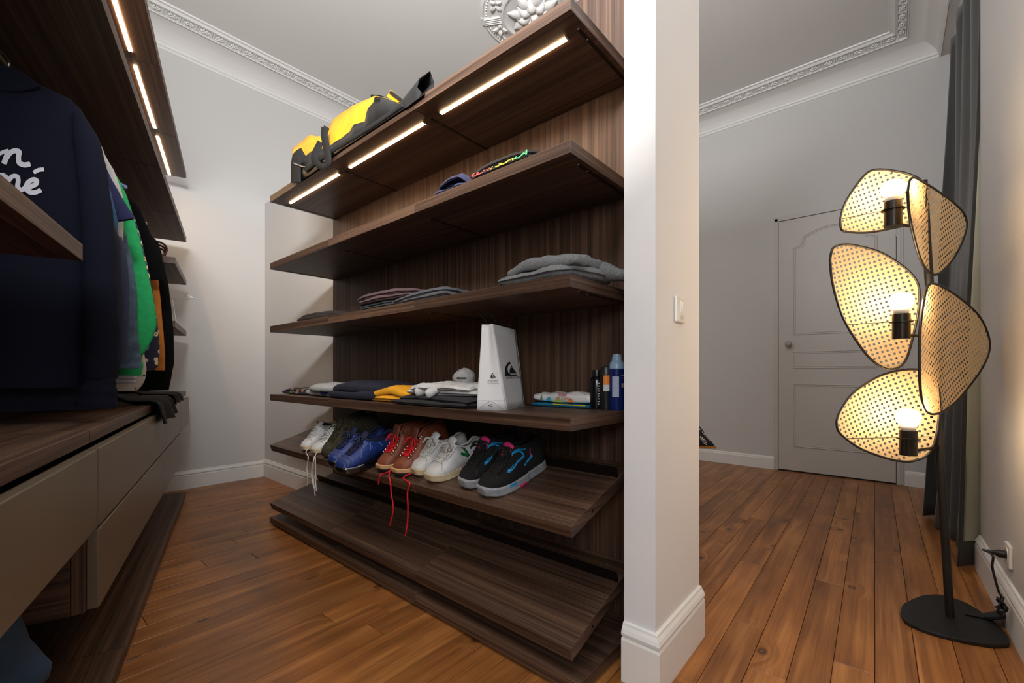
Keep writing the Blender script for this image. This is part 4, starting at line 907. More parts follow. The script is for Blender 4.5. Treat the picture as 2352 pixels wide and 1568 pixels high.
for k, (ch, cc) in enumerate(zip('COMISOALA', [(226, 92, 84)]*3+[(230, 214, 70)]*4+[(96, 200, 130)]*2)):
    fc = bpy.data.curves.new('letter', 'FONT'); fc.body = ch; fc.size = .052; fc.extrude = .0012; fc.align_x = 'CENTER'
    fo = bpy.data.objects.new('letter', fc); dg = bpy.context.evaluated_depsgraph_get(); COL.objects.link(fo); bpy.context.view_layer.update()
    me = bpy.data.meshes.new_from_object(fo.evaluated_get(bpy.context.evaluated_depsgraph_get())); bpy.data.objects.remove(fo)
    me.materials.clear(); me.materials.append(cloth('letter_print', cc, .03)); lo = bpy.data.objects.new('letter', me); COL.objects.link(lo); lo.parent = lt
    yy = w_*.34-k*w_*.088; lo.location = (-.124, yy, .014); lo.rotation_euler = (math.radians(52), 0, -PI/2); lo.scale = (1.0, 1, 1)

# ------------------------------------------------------------------ paper carrier bag
def paper_bag():
    z = Z4; W1 = atz(1095, 942, z); W2 = atz(1162.5, 942, z); W3 = atz(1205, 932, z)
    W4 = W3+(W1-W2); root = empty('paper_bag', W1); tag(root, 'white paper carrier bag with a black mountain-and-wave logo and string handles', 'bag')
    PAP = plain('white_paper', (226, 226, 227), .55, bump=.08, bscale=60)
    h = .292; ctr = (W1+W3)/2; ax = (W2-W1).normalized(); ay = (W3-W2).normalized(); dax, day = (W2-W1).length, (W3-W2).length
    def loc(p): return p-root.location
    B = [W1, W2, W3, W4]
    # the top is pinched: narrow side (W1-W2) folds in at the gusset
    T = [atz(1107, 745, 1.065), atz(1128.5, 743, 1.065), atz(1184, 757, 1.065)]; T.append(T[2]+(T[0]-T[1])-Vector((0, 0, .006)))
    def quadgrid(a, b, c, d, fold=0., axis=None, n=12):
        def fn(u, v):
            p = (a.lerp(b, u)).lerp(d.lerp(c, u), v)
            if fold: p = p+axis*fold*(1-abs(2*u-1))*v
            p = p+axis*.0015*vnoise(u*3, v*4, 2) if axis else p
            return loc(p)
        return MB().grid(fn, n, n)
    m = quadgrid(B[0], B[1], T[1], T[0], .018, ay); m.build('gusset', PAP, root, smooth=35, solid=.0006)
    m = quadgrid(B[2], B[3], T[3], T[2], .018, -ay); m.build('gusset', PAP, root, smooth=35, solid=.0006)
    nx = ax
    m = quadgrid(B[1], B[2], T[2], T[1], 0, nx); m.build('front', PAP, root, smooth=True, solid=.0006)
    m = quadgrid(B[3], B[0], T[0], T[3], 0, -nx); m.build('back', PAP, root, smooth=True, solid=.0006)
    MB().add([loc(p) for p in B], [(0, 1, 2, 3)]).build('bottom', PAP, root, solid=.0008)
    INK = plain('black_ink', (16, 20, 30), .6)
    # ink on the broad face: coordinates (s along W2->W3, t up), flat shapes just proud of the paper
    def face(a, b, c, d, nrm, off=.0012):
        def f_(s_, t_):
            p = (a.lerp(b, s_)).lerp(d.lerp(c, s_), t_); return loc(p+nrm*off)
        return f_
    fF = face(B[1], B[2], T[2], T[1], ((B[2]-B[1]).cross(T[1]-B[1])).normalized()); fG = face(B[0], B[1], T[1], T[0], -ay, .004)
    if (fF(.5, .5)-loc((B[1]+B[2]+T[1]+T[2])/4)).dot(-ay+ax) < 0: fF = face(B[1], B[2], T[2], T[1], -((B[2]-B[1]).cross(T[1]-B[1])).normalized())
    def ink(f_, polys, name):
        m = MB()
        for p in polys: m.add([f_(*q) for q in p], [tuple(range(len(p)))])
        return m.build(name, INK, root, solid=.0004)
    def logo(f_, cx, cy, sx, sy, name):
        wave = [(-.5, -.5), (.5, -.5), (.40, -.40), (-.05, -.40), (-.22, -.25), (-.24, .0), (-.14, .22), (.02, .34), (.10, .36)]
        wave += [(.0, .50), (-.14, .42), (-.30, .22), (-.40, .02)]
        mount = [(-.12, -.32), (.46, -.32), (.30, -.12), (.20, .06), (.12, .10), (.06, .04), (.0, .08), (-.08, -.1)]
        peak = [(.02, .12), (.08, .08), (.13, .14), (.19, .10), (.12, .24)]
        # split the wave (concave) into convex quads
        wv = [[(-.5, -.5), (.5, -.5), (.40, -.40), (-.05, -.40)], [(-.5, -.5), (-.05, -.40), (-.22, -.25), (-.42, .0)], [(-.42, .0), (-.22, -.25), (-.24, .0), (-.30, .22)], [(-.30, .22), (-.24, .0), (-.14, .22), (-.14, .42)], [(-.14, .42), (-.14, .22), (.02, .34), (0, .50)], [(0, .5), (.02, .34), (.10, .36)]]
        ink(f_, [[(cx+x*sx, cy+y*sy) for x, y in p] for p in wv+[mount[:4]+mount[7:], [mount[3], mount[4], mount[5], mount[6], mount[7]], peak]], name)
    logo(fF, .50, .485, .62, .175, 'logo'); logo(fG, .69, .405, .26, .055, 'logo')
    def txt(f_, text, s0, s1, t0, th, name):
        fc = bpy.data.curves.new('t', 'FONT'); fc.body = text; fc.size = 1; fo = bpy.data.objects.new('t', fc); COL.objects.link(fo); bpy.context.view_layer.update()
        me = bpy.data.meshes.new_from_object(fo.evaluated_get(bpy.context.evaluated_depsgraph_get())); bpy.data.objects.remove(fo)
        xs = [v.co.x for v in me.vertices]; x0, x1 = min(xs), max(xs)
        for v in me.vertices: v.co = f_(s0+(s1-s0)*(v.co.x-x0)/(x1-x0), t0+th*v.co.y)
        me.materials.clear(); me.materials.append(INK); o = bpy.data.objects.new(name, me); COL.objects.link(o); o.parent = root
    txt(fF, 'QUIKSILVER', .22, .92, .365, .034, 'logo_text'); txt(fG, 'SHOP OUT', .42, .88, .335, .026, 'side_text'); txt(fG, 'QUIKSILVER.COM', .42, .88, .310, .012, 'side_text')
    rc = [[(.50+.085*math.cos(a+b_)*rr, .058+.017*math.sin(a+b_)*rr*1.0) for rr, b_ in ((1, 0), (1, 1.2), (.55, 1.2), (.55, 0))] for a in (.3, 2.4, 4.5)]
    ink(fG, rc, 'recycling_mark')
    # folded base triangle and crease lines
    CR = plain('crease', (196, 196, 198), .6)
    MB().tube([fG(.02, .115), fG(.98, .115)], .0007, 5).build('crease', CR, root); MB().tube([fG(.5, .115), fG(.98, .01)], .0007, 5).build('crease', CR, root); MB().tube([fG(.5, .115), fG(.02, .01)], .0007, 5).build('crease', CR, root)
    STR = plain('black_string', (14, 13, 13), .8)
    for pa, pb, q in ((T[1].lerp(T[2], .25), T[1].lerp(T[2], .75), -.02), (T[0].lerp(T[3], .25), T[0].lerp(T[3], .75), -.04)):
        mid = (pa+pb)/2+Vector((-.035+q*.5, .03, .055)); MB().tube(smoothpath([loc(pa-Vector((0, 0, .03))), loc(pa+Vector((-.01, .006, .02))), loc(mid+(pa-pb)*.2), loc(mid+(pb-pa)*.2), loc(pb+Vector((-.01, .006, .02))), loc(pb-Vector((0, 0, .03)))], 6), .0011, 6).build('handle', STR, root, smooth=True)
paper_bag()

# ------------------------------------------------------------------ wipes, folder, spray cans
def small_things():
    z = Z4
    yc, w_ = yspan(1216, 1354, 1.345)
    f0 = folded('flat blue and yellow plastic folder under the wipes pack', 'folder', Vector((1.378, yc, z)), .10, w_, .014, plain('blue_plastic', (24, 100, 140), .25), None, .03, 2, 31, .15, name='plastic_folder', mats=[plain('teal_plastic', (20, 66, 90), .3), plain('blue_plastic2', (30, 122, 160), .3)])
    MB().box(-.0465, -.044, -w_*.45, w_*.05, .0095, .0130).build('yellow_edge', plain('yellow_plastic', (214, 196, 40), .35), f0)
    FO = plain('white_foil', (224, 222, 220), .28, bump=.3, bscale=30)
    yc2, w2 = yspan(1218, 1354, 1.345)
    wp = folded('white foil pack of wipes with red lettering lying on the folder', 'wipes pack', Vector((1.378, yc2, z+.0135)), .095, w2, .040, FO, None, .02, 1, 33, 1.8, name='wipes_pack', p=4.)
    RI = plain('red_ink', (200, 60, 50), .5)
    for k, (text, yy, zz, sz) in enumerate((('Soleil', -.005, .026, .017), ('de Corse', .000, .013, .016))):
        fc = bpy.data.curves.new('t', 'FONT'); fc.body = text; fc.size = sz; fc.extrude = .0004; fo = bpy.data.objects.new('t', fc); COL.objects.link(fo); bpy.context.view_layer.update()
        me = bpy.data.meshes.new_from_object(fo.evaluated_get(bpy.context.evaluated_depsgraph_get())); bpy.data.objects.remove(fo)
        me.materials.clear(); me.materials.append(RI); o = bpy.data.objects.new('lettering', me); COL.objects.link(o); o.parent = wp
        o.location = (-.0445-.004*k, yy, zz+.004); o.rotation_euler = (math.radians(66), 0, -PI/2)
    for nm, cc, y0, y1, z0, z1 in (('teal_print', (60, 160, 190), .02, .05, .012, .022), ('orange_print', (214, 130, 60), -.075, -.045, .012, .02), ('green_print', (90, 140, 80), .062, .074, .018, .028), ('yellow_print', (150, 180, 80), -.03, .015, .010, .016)):
        MB().add([(-.0455-(.03-z0)*.12, y0, z0-.004), (-.0455-(.03-z0)*.12, y1, z0-.004), (-.0445-(.03-z1)*.12, y1-.01, z1), (-.0445-(.03-z1)*.12, y0+.008, z1)], [(0, 1, 2, 3)]).build(nm, plain(nm, cc, .4), wp, solid=.0008)
    def can(name, label, u, v, prof, mats, seg, h):
        c = atz(u, v, z); root = empty(name, c); tag(root, label, 'bottle')
        for nm, mt, pts in seg: MB().lathe(pts, 28).build(nm, mt, root, smooth=40)
        return root, c
    BK = plain('black_gloss', (12, 12, 13), .2); WT = plain('white_print', (190, 190, 190), .5)
    r1, c1 = can('spray_bottle', 'short black bottle with a black cap and white print', 1370.5, 938, None, None,
        [('body', BK, [(.0, .0), (.0225, .0), (.024, .004), (.024, .098), (.021, .108), (.015, .114), (.0, .114)]), ('cap', plain('black_cap', (22, 21, 21), .35), [(.0, .114), (.0155, .114), (.0155, .132), (.0145, .137), (.0, .138)])], .14)
    m = MB(); 
    for k in range(9):
        a = PI+.75; zz = .016+k*.009
        m.add([(.0245*math.cos(a+d), .0245*math.sin(a+d), zz+e_) for d, e_ in ((0, 0), (.5-.2*(k % 3)*.6, 0), (.5-.2*(k % 3)*.6, .004), (0, .004))], [(0, 1, 2, 3)])
    m.build('print', WT, r1)
    r2, c2 = can('spray_can', 'black and orange spray can between the black bottle and the blue can', 1392, 939.5, None, None,
        [('body', plain('black_can', (30, 29, 29), .3), [(.0, 0), (.0215, 0), (.0225, .004), (.0225, .118), (.0, .119)]), ('cap', plain('charcoal_cap', (40, 39, 38), .4), [(.0, .119), (.021, .119), (.020, .138), (.017, .148), (.0, .152)])], .15)
    def wrap(root, mat, a0, a1, z0, z1, r_, nm, slant_=0.):
        n = 8; MB().add([(r_*math.cos(a0+(a1-a0)*q/n), r_*math.sin(a0+(a1-a0)*q/n), (z0 if e_ == 0 else z1)+slant_*(q/n)) for q in range(n+1) for e_ in (0, 1)], [(2*q, 2*q+1, 2*q+3, 2*q+2) for q in range(n)]).build(nm, mat, root, smooth=True)
    wrap(r2, plain('orange_band', (232, 130, 30), .4), PI+.1, PI+1.3, .086, .118, .0229, 'orange_band'); wrap(r2, plain('white_band', (206, 206, 204), .4), PI+.1, PI+1.3, .064, .086, .0229, 'white_band', .0); 
    DB = plain('deep_blue_can', (18, 38, 104), .25); LB = plain('pale_blue_cap', (150, 180, 208), .35)
    r3, c3 = can('spray_can', 'tall deep blue spray can with a pale blue cap by the pier', 1417, 941, None, None,
        [('body', DB, [(.0, 0), (.0245, 0), (.026, .004), (.026, .140), (.0, .141)]), ('cap', LB, [(.0, .141), (.0262, .141), (.0255, .156), (.021, .166), (.0175, .169), (.0175, .178), (.0160, .180), (.0150, .190), (.006, .193), (.0, .192)])], .19)
    wrap(r3, plain('pale_blue_wave', (176, 188, 214), .4), PI-.15, PI+.75, .045, .115, .0263, 'pale_panel'); wrap(r3, WT, PI+1.05, PI+1.9, .118, .121, .0264, 'print'); wrap(r3, WT, PI+1.15, PI+1.9, .108, .110, .0264, 'print')
    wrap(r3, plain('pink_mark', (200, 150, 150), .4), PI+1.1, PI+1.45, .078, .092, .0264, 'hazard_mark')
small_things()

# ------------------------------------------------------------------ yellow and black bag on the topmost shelf
def kit_bag():
    org = atx(830, 330, 1.1); org.z = Z1; root = empty('kit_bag', org); tag(root, 'limp yellow and black waterproof bag with straps on the topmost shelf', 'bag')
    YB = plain('yellow_tarpaulin', (240, 174, 24), .42, bump=.15, bscale=40, vary=.05, vscale=12); KB = plain('black_tarpaulin', (9, 9, 10), .3, bump=.1, bscale=60); KN = plain('black_nylon', (10, 10, 11), .75, bump=.3, bscale=500); WEB = plain('black_webbing', (14, 14, 15), .8, bump=.6, bscale=700)
    ved = lambda u: 449.6-(u-621.2)*.6518
    vt = [(671, 350), (674, 339), (690, 326), (705, 313), (714, 309), (724, 313), (735, 312), (745, 318), (750, 306), (758, 285), (767, 272), (790, 256), (815, 240), (840, 229), (861, 220), (880, 223), (905, 232), (925, 240), (940, 250)]
    vb = [(671, 355), (697, 361), (717, 346), (747, 341), (779, 320), (801, 304), (813, 285), (838, 279), (840, 262), (846, 247), (857, 236), (861, 221), (880, 223.5), (905, 232.5), (925, 240.5), (940, 250.5)]
    ov = [(671, 0), (690, 10), (700, 11), (735, 10), (765, 2), (790, 0), (940, 0)]
    NU, NT = 70, 9
    def front(i, j):
        u = 671+(938-671)*i/(NU-1); v0 = ved(u)+lerpt(ov, u); b_ = min(v0, lerpt(vb, u)); t_ = lerpt(vt, u)
        if i == 0: t_ = lerpt(vt, 673)
        if j <= NT//2: t = j/(NT//2); v = v0+(b_-v0)*t; x = 1.024+.030*t-.012*math.sin(t*PI)
        else: t = (j-NT//2)/(NT-1-NT//2); v = b_+(t_-b_)*t; x = 1.054+.075*t*t
        x += .010*vnoise(u*.045, j*.7, 3)*min(1, j/2)*(1 if j < NT-1 else .3)
        return atx(u, v, x)-org
    m = MB(); pts = [front(i, j) for i in range(NU) for j in range(NT)]; back = []
    for i in range(NU):
        top = pts[i*NT+NT-1]; 
        for q, (dx, k) in enumerate(((.06, .92), (.12, .62), (.15, .02))):
            back.append(Vector((top.x+dx, top.y+.01*q, top.z*k+.001)))
    V = pts+back; F = []; M = []
    for i in range(NU-1):
        for j in range(NT-1): F.append((i*NT+j, (i+1)*NT+j, (i+1)*NT+j+1, i*NT+j+1)); M.append(1 if j >= NT//2 else 0)
        b0 = NU*NT
        F.append((i*NT+NT-1, (i+1)*NT+NT-1, b0+(i+1)*3, b0+i*3)); M.append(1 if i < NU*.7 else 0)
        for q in range(2): F.append((b0+i*3+q, b0+(i+1)*3+q, b0+(i+1)*3+q+1, b0+i*3+q+1)); M.append(1 if i < NU*.7 else 0)
    m.v = [tuple(p) for p in V]; m.f = F; m.m = M
    for e in (0, NU-1): m.f.append(tuple(e*NT+j for j in range(NT))+tuple(NU*NT+e*3+q for q in range(3))); m.m.append(1 if e == 0 else 0)
    m.build('body', [KB, YB], root, smooth=True)
    def ribbon(name, pxs, w, mat, x=1.015, th=.002, tilt=0.):
        P = smoothpath([(u, v, xx) for u, v, xx in pxs], 5); n = len(P); V = []
        for i, p in enumerate(P):
            t = P[min(i+1, n-1)]-P[max(i-1, 0)]; d = math.hypot(t.x, t.y) or 1; nx, ny = -t.y/d, t.x/d
            V += [atx(p.x+nx*w/2, p.y+ny*w/2, p.z+tilt)-org, atx(p.x-nx*w/2, p.y-ny*w/2, p.z-tilt)-org]
        return MB().add(V, [(2*i, 2*i+1, 2*i+3, 2*i+2) for i in range(n-1)]).build(name, mat, root, smooth=True, solid=th)
    ribbon('strap_loop', [(746, 292, 1.045), (745, 312, 1.03), (749, 334, 1.02), (753, 356, 1.012), (752, 376, 1.010), (741, 383, 1.010), (728, 375, 1.008), (722, 362, 1.010), (727, 345, 1.018), (737, 326, 1.03)], 15, WEB)
    ribbon('strap_end', [(697, 349, 1.045), (684, 358, 1.022), (680, 376, 1.016), (680, 398, 1.014), (680, 420, 1.014)], 22, WEB)
    ribbon('buckle_bar', [(673, 374, 1.012), (700, 384, 1.012)], 3, STEEL, th=.003)
    ribbon('side_tape', [(700, 392, 1.016), (760, 348, 1.020), (830, 305, 1.022), (880, 272, 1.022), (925, 240, 1.022)], 9, KN)
    MB().prism([atx(u, v, 1.10)-org for u, v in ((738, 318), (744, 288), (753, 294), (748, 312))], (.01, 0, 0)).build('strap_tab', WEB, root)
    MB().prism([atx(u, v, 1.14)-org for u, v in ((888, 222), (897, 206), (926, 230), (912, 236))], (.006, 0, 0)).build('yellow_flap', YB, root)
    MB().prism([atx(u, v, 1.133)-org for u, v in ((893, 214), (897, 207), (926, 229), (921, 235))], (.004, 0, 0)).build('flap_binding', KN, root)
    MB().prism([atx(u, v, 1.15)-org for u, v in ((851, 222), (852, 217), (872, 218), (888, 224), (886, 229))], (.006, 0, 0)).build('top_flap', KB, root)
    # open nylon end standing up
    r0 = [(900, 262, 1.030), (908, 250, 1.05), (924, 236, 1.10), (930, 238, 1.14), (928, 250, 1.12), (914, 260, 1.06)]
    r1 = [(935, 246, 1.022), (938, 222, 1.035), (946, 203, 1.07), (952, 206, 1.13), (950, 225, 1.12), (943, 243, 1.06)]
    r2 = [(972, 217, 1.020), (958, 200, 1.030), (964, 180, 1.05), (988, 163, 1.12), (997, 190, 1.15), (996, 200, 1.08)]
    rm = [tuple((a+b)/2 for a, b in zip(p, q)) for p, q in zip(r1, r2)]
    V = [atx(u, v, x)-org for ring in (r0, r1, rm, r2) for u, v, x in ring]
    MB().add(V, [(k*6+i, k*6+(i+1) % 6, (k+1)*6+(i+1) % 6, (k+1)*6+i) for k in range(3) for i in range(6)]).build('open_end', KN, root, smooth=50, solid=.002)
kit_bag()

# ------------------------------------------------------------------ bench corner with a printed cushion behind the pier
def bench():
    b = empty('bench', (2.75, 1.40, 0)); tag(b, 'low upholstered bench behind the pier, under the printed cushion', 'bench')
    MB().box(-.20, .17, -.36, .40, .36, .445).build('seat', plain('oat_fabric', (150, 140, 126), .9, bump=.3, bscale=300), b, bevel=.015)
    for sx in (-.17, .14):
        for sy in (-.32, .36): MB().lathe([(.014, 0), (.018, .36)], 12, c=(sx, sy, 0)).build('leg', BRACK, b)
    LEFT = -RGT; cor = atz(1644.5, 1027, .450)
    eu = LEFT; ev = (LEFT*.42+UP*.74+FWD*.45).normalized(); n = eu.cross(ev).normalized()
    if n.dot(FWD) > 0: n = -n
    c = empty('cushion', cor); tag(c, 'dark navy cushion with white fan print and mustard back behind the pier', 'cushion')
    def S(a, b_, sg): 
        e = (max(0, 1-(2*a-1)**4)*max(0, 1-(2*b_-1)**4))**.6; return eu*(.40*a)+ev*(.40*b_)+n*sg*.065*e
    FR = plain('navy_print_cotton', (20, 20, 34), .9); MU = plain('mustard_cotton', (150, 94, 26), .9); WH = plain('white_print_cotton', (206, 196, 184), .9)
    MB().grid(lambda u, v: S(u, v, 1), 16, 16).build('printed_side', FR, c, smooth=True); part(MB().grid(lambda u, v: S(u, v, -1), 16, 16).build('mustard_side', MU, c, smooth=True), 'mustard back')
    MB().tube([S(t, 0, 0) for t in (0, .2, .4, .6, .8, 1)], .008, 6).build('piping', MU, c)
    m = MB()
    for (a0, b0, an) in ((.12, .14, 0), (.30, .16, .1), (.28, .42, -.2), (.12, .46, .2), (.46, .30, 0), (.46, .62, .3), (.05, .3, -.5), (.22, .06, .2), (.2, .28, -.3), (.09, .22, .4), (.36, .06, 0)):
        for k in range(7):
            q = an+PI*.55+k*.33; 
            p = [(a0+r_*math.cos(q+d), b0+r_*math.sin(q+d)) for r_, d in ((.02, 0), (.08, -.10), (.095, 0), (.08, .10))]
            if all(0 < x < 1 and 0 < y < 1 for x, y in p): m.add([S(x, y, 1)+n*.0015 for x, y in p], [(0, 1, 2, 3)])
    part(m.build('fan_print', WH, c), 'white fan print')
bench()

# ------------------------------------------------------------------ hanging clothes (wardrobe frame)
def gl(u, v, ly):                                        # pixel on the garment plane -> (out of the front, height)
    p = onplane(u, v, LO+LEY*ly, LEY); return ((p-LO).dot(LEX), p.z)
CEN = -.25
class Garment:
    def __init__(s, name, label, ly, edge, mat, thick=.030, hem=.006, seed=0, flat=.5, minw=.055):
        s.ly = ly; s.t = thick; s.flat = flat; s.seed = seed; s.hem = hem
        E = [gl(u, v, ly) for u, v in edge]; E = [q for q in E if q[1] < 1.68]; E.append((CEN+.075, min(1.70, max(q[1] for q in E)+.02))); E.sort(key=lambda q: -q[1])
        s.z1, s.z0 = E[0][1], E[-1][1]; s.tab = [(-z, max(minw, x-CEN)) for x, z in E]
        s.root = lroot(name, label, name.replace('_', ' ').split()[-1], 'clothes on the wardrobe rail', (CEN, ly, s.z1)); s.at = (CEN, ly, s.z1)
        def fn(u, v):
            z = s.z1+(s.z0-s.z1)*v; w = s.w(z); a = 2*PI*u; c, sn = math.cos(a), math.sin(a)
            x = w*math.copysign(abs(c)**.7, c); wl = min(w, -(DEP+.015-CEN)); x = x if x > 0 else x*wl/w
            y = s.yy(x, z, w)*math.copysign(abs(sn)**s.flat, sn)
            return (CEN+x, ly+y+s.fold(x, z), z)
        m = MB().grid(fn, 44, 40, closeu=True); n = 40
        m.f.append(tuple(i*n for i in range(44))); m.m.append(0); m.f.append(tuple(i*n+n-1 for i in range(44))[::-1]); m.m.append(0)
        s.body = lpart(m, 'body', mat, s.root, s.at, smooth=70)
    def w(s, z):
        return lerpt(s.tab, -z)
    def yy(s, x, z, w): return s.t*(.45+.55*min(1, (s.z1-z)/.12))
    def fold(s, x, z): d = min(1, max(0, (s.z1-z)/.5)); return d*(s.hem*math.sin(x*34+s.seed*2.1)+s.hem*.6*math.sin(x*15+z*5+s.seed))
    def front(s, x, z, off=0.):                          # a point on the side facing the camera
        w = max(.02, s.w(z)); q = max(-.999, min(.999, (x-CEN)/w)); c = math.copysign(abs(q)**(1/.7), q); sn = math.sqrt(max(0, 1-c*c))
        return Vector((x, s.ly-s.yy(x, z, w)*sn**s.flat+s.fold(x-CEN, z)-off, z))
    def tube(s, name, mat, px, rads, dy=-.03, n=14, fl=.6, cap=True):
        C = []
        for (u, v), r_ in zip(px, rads): x, z = gl(u, v, s.ly+dy); x2, _ = gl(u+r_, v, s.ly+dy); C.append((x, z, x2-x))
        P = smoothpath([(a, b, c) for a, b, c in C], 6); m = MB(); N = len(P)
        def fn(i, j):
            p = P[i]; t = P[min(i+1, N-1)]-P[max(i-1, 0)]; d = math.hypot(t.x, t.y) or 1; nx, nz = -t.y/d, t.x/d; a = 2*PI*j/n
            rr = p.z*(1+.03*math.sin(i*1.3+s.seed)); return (p.x+nx*rr*math.cos(a), s.ly+dy+rr*fl*math.sin(a), p.y+nz*rr*math.cos(a))
        V = [fn(i, j) for i in range(N) for j in range(n)]; F = [(i*n+j, (i+1)*n+j, (i+1)*n+(j+1) % n, i*n+(j+1) % n) for i in range(N-1) for j in range(n)]
        if cap: F += [tuple(range(n)), tuple(range((N-1)*n, N*n))[::-1]]
        return lpart(MB().add(V, F), name, mat, s.root, s.at, smooth=60)
    def hanger(s, mat=CHROME):
        h = lroot('clothes_hanger', 'thin metal hanger holding the '+s.root['label'].split(' with')[0].split(' behind')[0].split(' between')[0][:60], 'hanger', 'hangers on the wardrobe rail', (CEN, s.ly, 1.745))
        zt = min(s.z1+.012, 1.70); at = (CEN, s.ly, 1.745)
        P = [(CEN+.004, s.ly, zt), (CEN+.004, s.ly, 1.705), (CEN+.022, s.ly, 1.728), (CEN+.0185, s.ly, 1.752), (CEN, s.ly, 1.7625), (CEN-.0185, s.ly, 1.752), (CEN-.021, s.ly, 1.735)]
        lpart(MB().tube(smoothpath(P, 5), .0018, 6), 'hook', mat, h, at, smooth=True)
        z2 = zt-.085; lpart(MB().tube([(CEN+.004, s.ly, zt), (CEN+.15, s.ly, z2), (CEN-.15, s.ly, z2), (CEN+.004, s.ly, zt)], .0018, 6), 'shoulders', mat, h, at)
        return h
NAVYS = plain('navy_fleece', (13, 16, 31), .95, spec=.2, bump=.35, bscale=420, vary=.12, vscale=300); WPR = plain('white_felt_print', (206, 208, 220), .8)
g = Garment('sweatshirt', 'navy sweatshirt with white script lettering behind the short shelf', -2.28, [(20, 190), (92, 196), (150, 222), (183, 245), (196, 268), (205, 300), (207, 400), (205, 500), (203, 650), (200, 800), (197, 888)], NAVYS, .045, .006, 1)
g.tube('sleeve', NAVYS, [(178, 262), (200, 330), (216, 430), (226, 540), (231, 660), (233, 760), (231, 868)], [14, 32, 36, 38, 40, 42, 41], -.035)
g.tube('cuff', NAVYS, [(231, 872), (226, 900), (221, 936)], [36, 44, 49], -.037)
g.tube('collar', NAVYS, [(-40, 196), (0, 205), (50, 204), (88, 196)], [9, 10, 10, 6], -.035, fl=1.)
def script(pts, w, nm='script_letter'):
    P = smoothpath([(q[0]/3.92, 120+q[1]/3.92, 0) for q in pts], 6); n = len(P); V = []
    for i, p in enumerate(P):
        t = P[min(i+1, n-1)]-P[max(i-1, 0)]; d = t.length or 1; nx, ny = -t.y/d, t.x/d; ww = w/3.92/2*(1 if 0 < i < n-1 else .6)
        for sg in (1, -1):
            x, z = gl(p.x+nx*ww*sg, p.y+ny*ww*sg, g.ly-.045); V.append(g.front(x, z, .002))
    return lpart(MB().add(V, [(2*i, 2*i+1, 2*i+3, 2*i+2) for i in range(n-1)]), nm, WPR, g.root, g.at, solid=.0015)
script([(-20, 930), (30, 905), (85, 890)], 34); script([(88, 895), (62, 950), (40, 1010)], 50); script([(62, 965), (95, 915), (140, 893), (178, 905), (172, 950), (180, 1000), (225, 1020), (278, 1010)], 46)
script([(-40, 1120), (20, 1105), (50, 1115)], 34); script([(48, 1110), (62, 1150), (78, 1185)], 46); script([(80, 1165), (115, 1125), (160, 1125), (170, 1165), (165, 1215), (195, 1245), (230, 1225), (255, 1180), (300, 1150), (332, 1158), (325, 1190), (280, 1215), (250, 1240), (275, 1265), (325, 1262), (372, 1240)], 42); script([(305, 1088), (350, 1062), (398, 1055)], 36)
gs = [g]
g2 = Garment('sweatshirt', 'plain dark navy sweatshirt just behind the lettered one', -2.20, [(60, 200), (120, 225), (195, 298), (214, 350), (225, 388), (246, 462), (261, 512), (280, 560), (281, 640), (284, 700), (282, 800), (268, 870), (255, 910), (235, 938)], plain('dark_navy_fleece', (20, 22, 38), .95, bump=.3, bscale=420), .026, .004, 2); gs.append(g2)
g2.tube('sleeve', plain('slate_blue_fleece', (40, 46, 66), .95, bump=.3, bscale=420), [(268, 545), (280, 620), (284, 700), (282, 780), (281, 824)], [12, 15, 13, 12, 11], -.0)
g3 = Garment('t_shirt', 'petrol blue t-shirt between two navy tops', -2.14, [(60, 205), (150, 250), (205, 312), (224, 360), (238, 396), (257, 448), (270, 508), (269, 560), (262, 700), (260, 860)], cloth('petrol_cotton', (32, 72, 104)), .018, .003, 3); gs.append(g3)
POL = cloth('navy_pique', (26, 30, 70), .08); g4 = Garment('polo_shirt', 'navy polo shirt with a short sleeve sticking out', -2.08, [(60, 210), (150, 248), (200, 288), (216, 320), (226, 380), (230, 500), (232, 700), (230, 850)], POL, .020, .003, 4); gs.append(g4)
g4.tube('short_sleeve', POL, [(204, 325), (222, 372), (249, 430), (276, 480), (289, 503)], [8, 15, 18, 20, 20.5], -.012, fl=.35, cap=False); g4.tube('sleeve_band', POL, [(280, 486), (289.5, 505)], [21.5, 21.5], -.012, fl=.4, cap=False)
g5 = Garment('shirt', 'pale grey shirt with sloping shoulder behind the navy polo', -2.02, [(60, 205), (150, 245), (195, 284), (207, 296), (222, 309), (240, 352), (267, 403), (282, 447), (284, 520), (276, 640), (270, 860)], cloth('pale_grey_cotton', (176, 176, 172), .05), .016, .003, 5); gs.append(g5)
DEN = cloth('worn_denim', (62, 78, 96), .2, 40, rough=.85); g7 = Garment('denim_shirt', 'worn blue denim shirt with a buttoned cuff', -1.96, [(80, 225), (180, 300), (225, 400), (268, 490), (292, 546), (306, 609), (314, 673), (315, 756), (318, 790), (322, 796)], DEN, .018, .003, 6); gs.append(g7)
g7.tube('cuff', DEN, [(297, 796), (298, 820), (299, 846)], [25, 26, 27], -.004, fl=.4, cap=False)
GRN = plain('green_jersey', (16, 152, 84), .85, bump=.3, bscale=400, vary=.06, vscale=60)
g6 = Garment('green_shirt', 'bright green shirt with a curved tail', -1.90, [(80, 225), (180, 300), (240, 362), (267, 403), (276, 418), (291, 449), (302, 483), (309, 506), (316, 530), (322, 550), (329, 581), (337, 616), (343, 640), (352, 680), (359, 722), (360, 748), (352, 775), (338, 803), (324, 820)], GRN, .018, .003, 7); gs.append(g6)
g6.tube('back_tail', GRN, [(296, 818), (298, 842), (297, 862)], [30, 31, 26], .006, fl=.3)
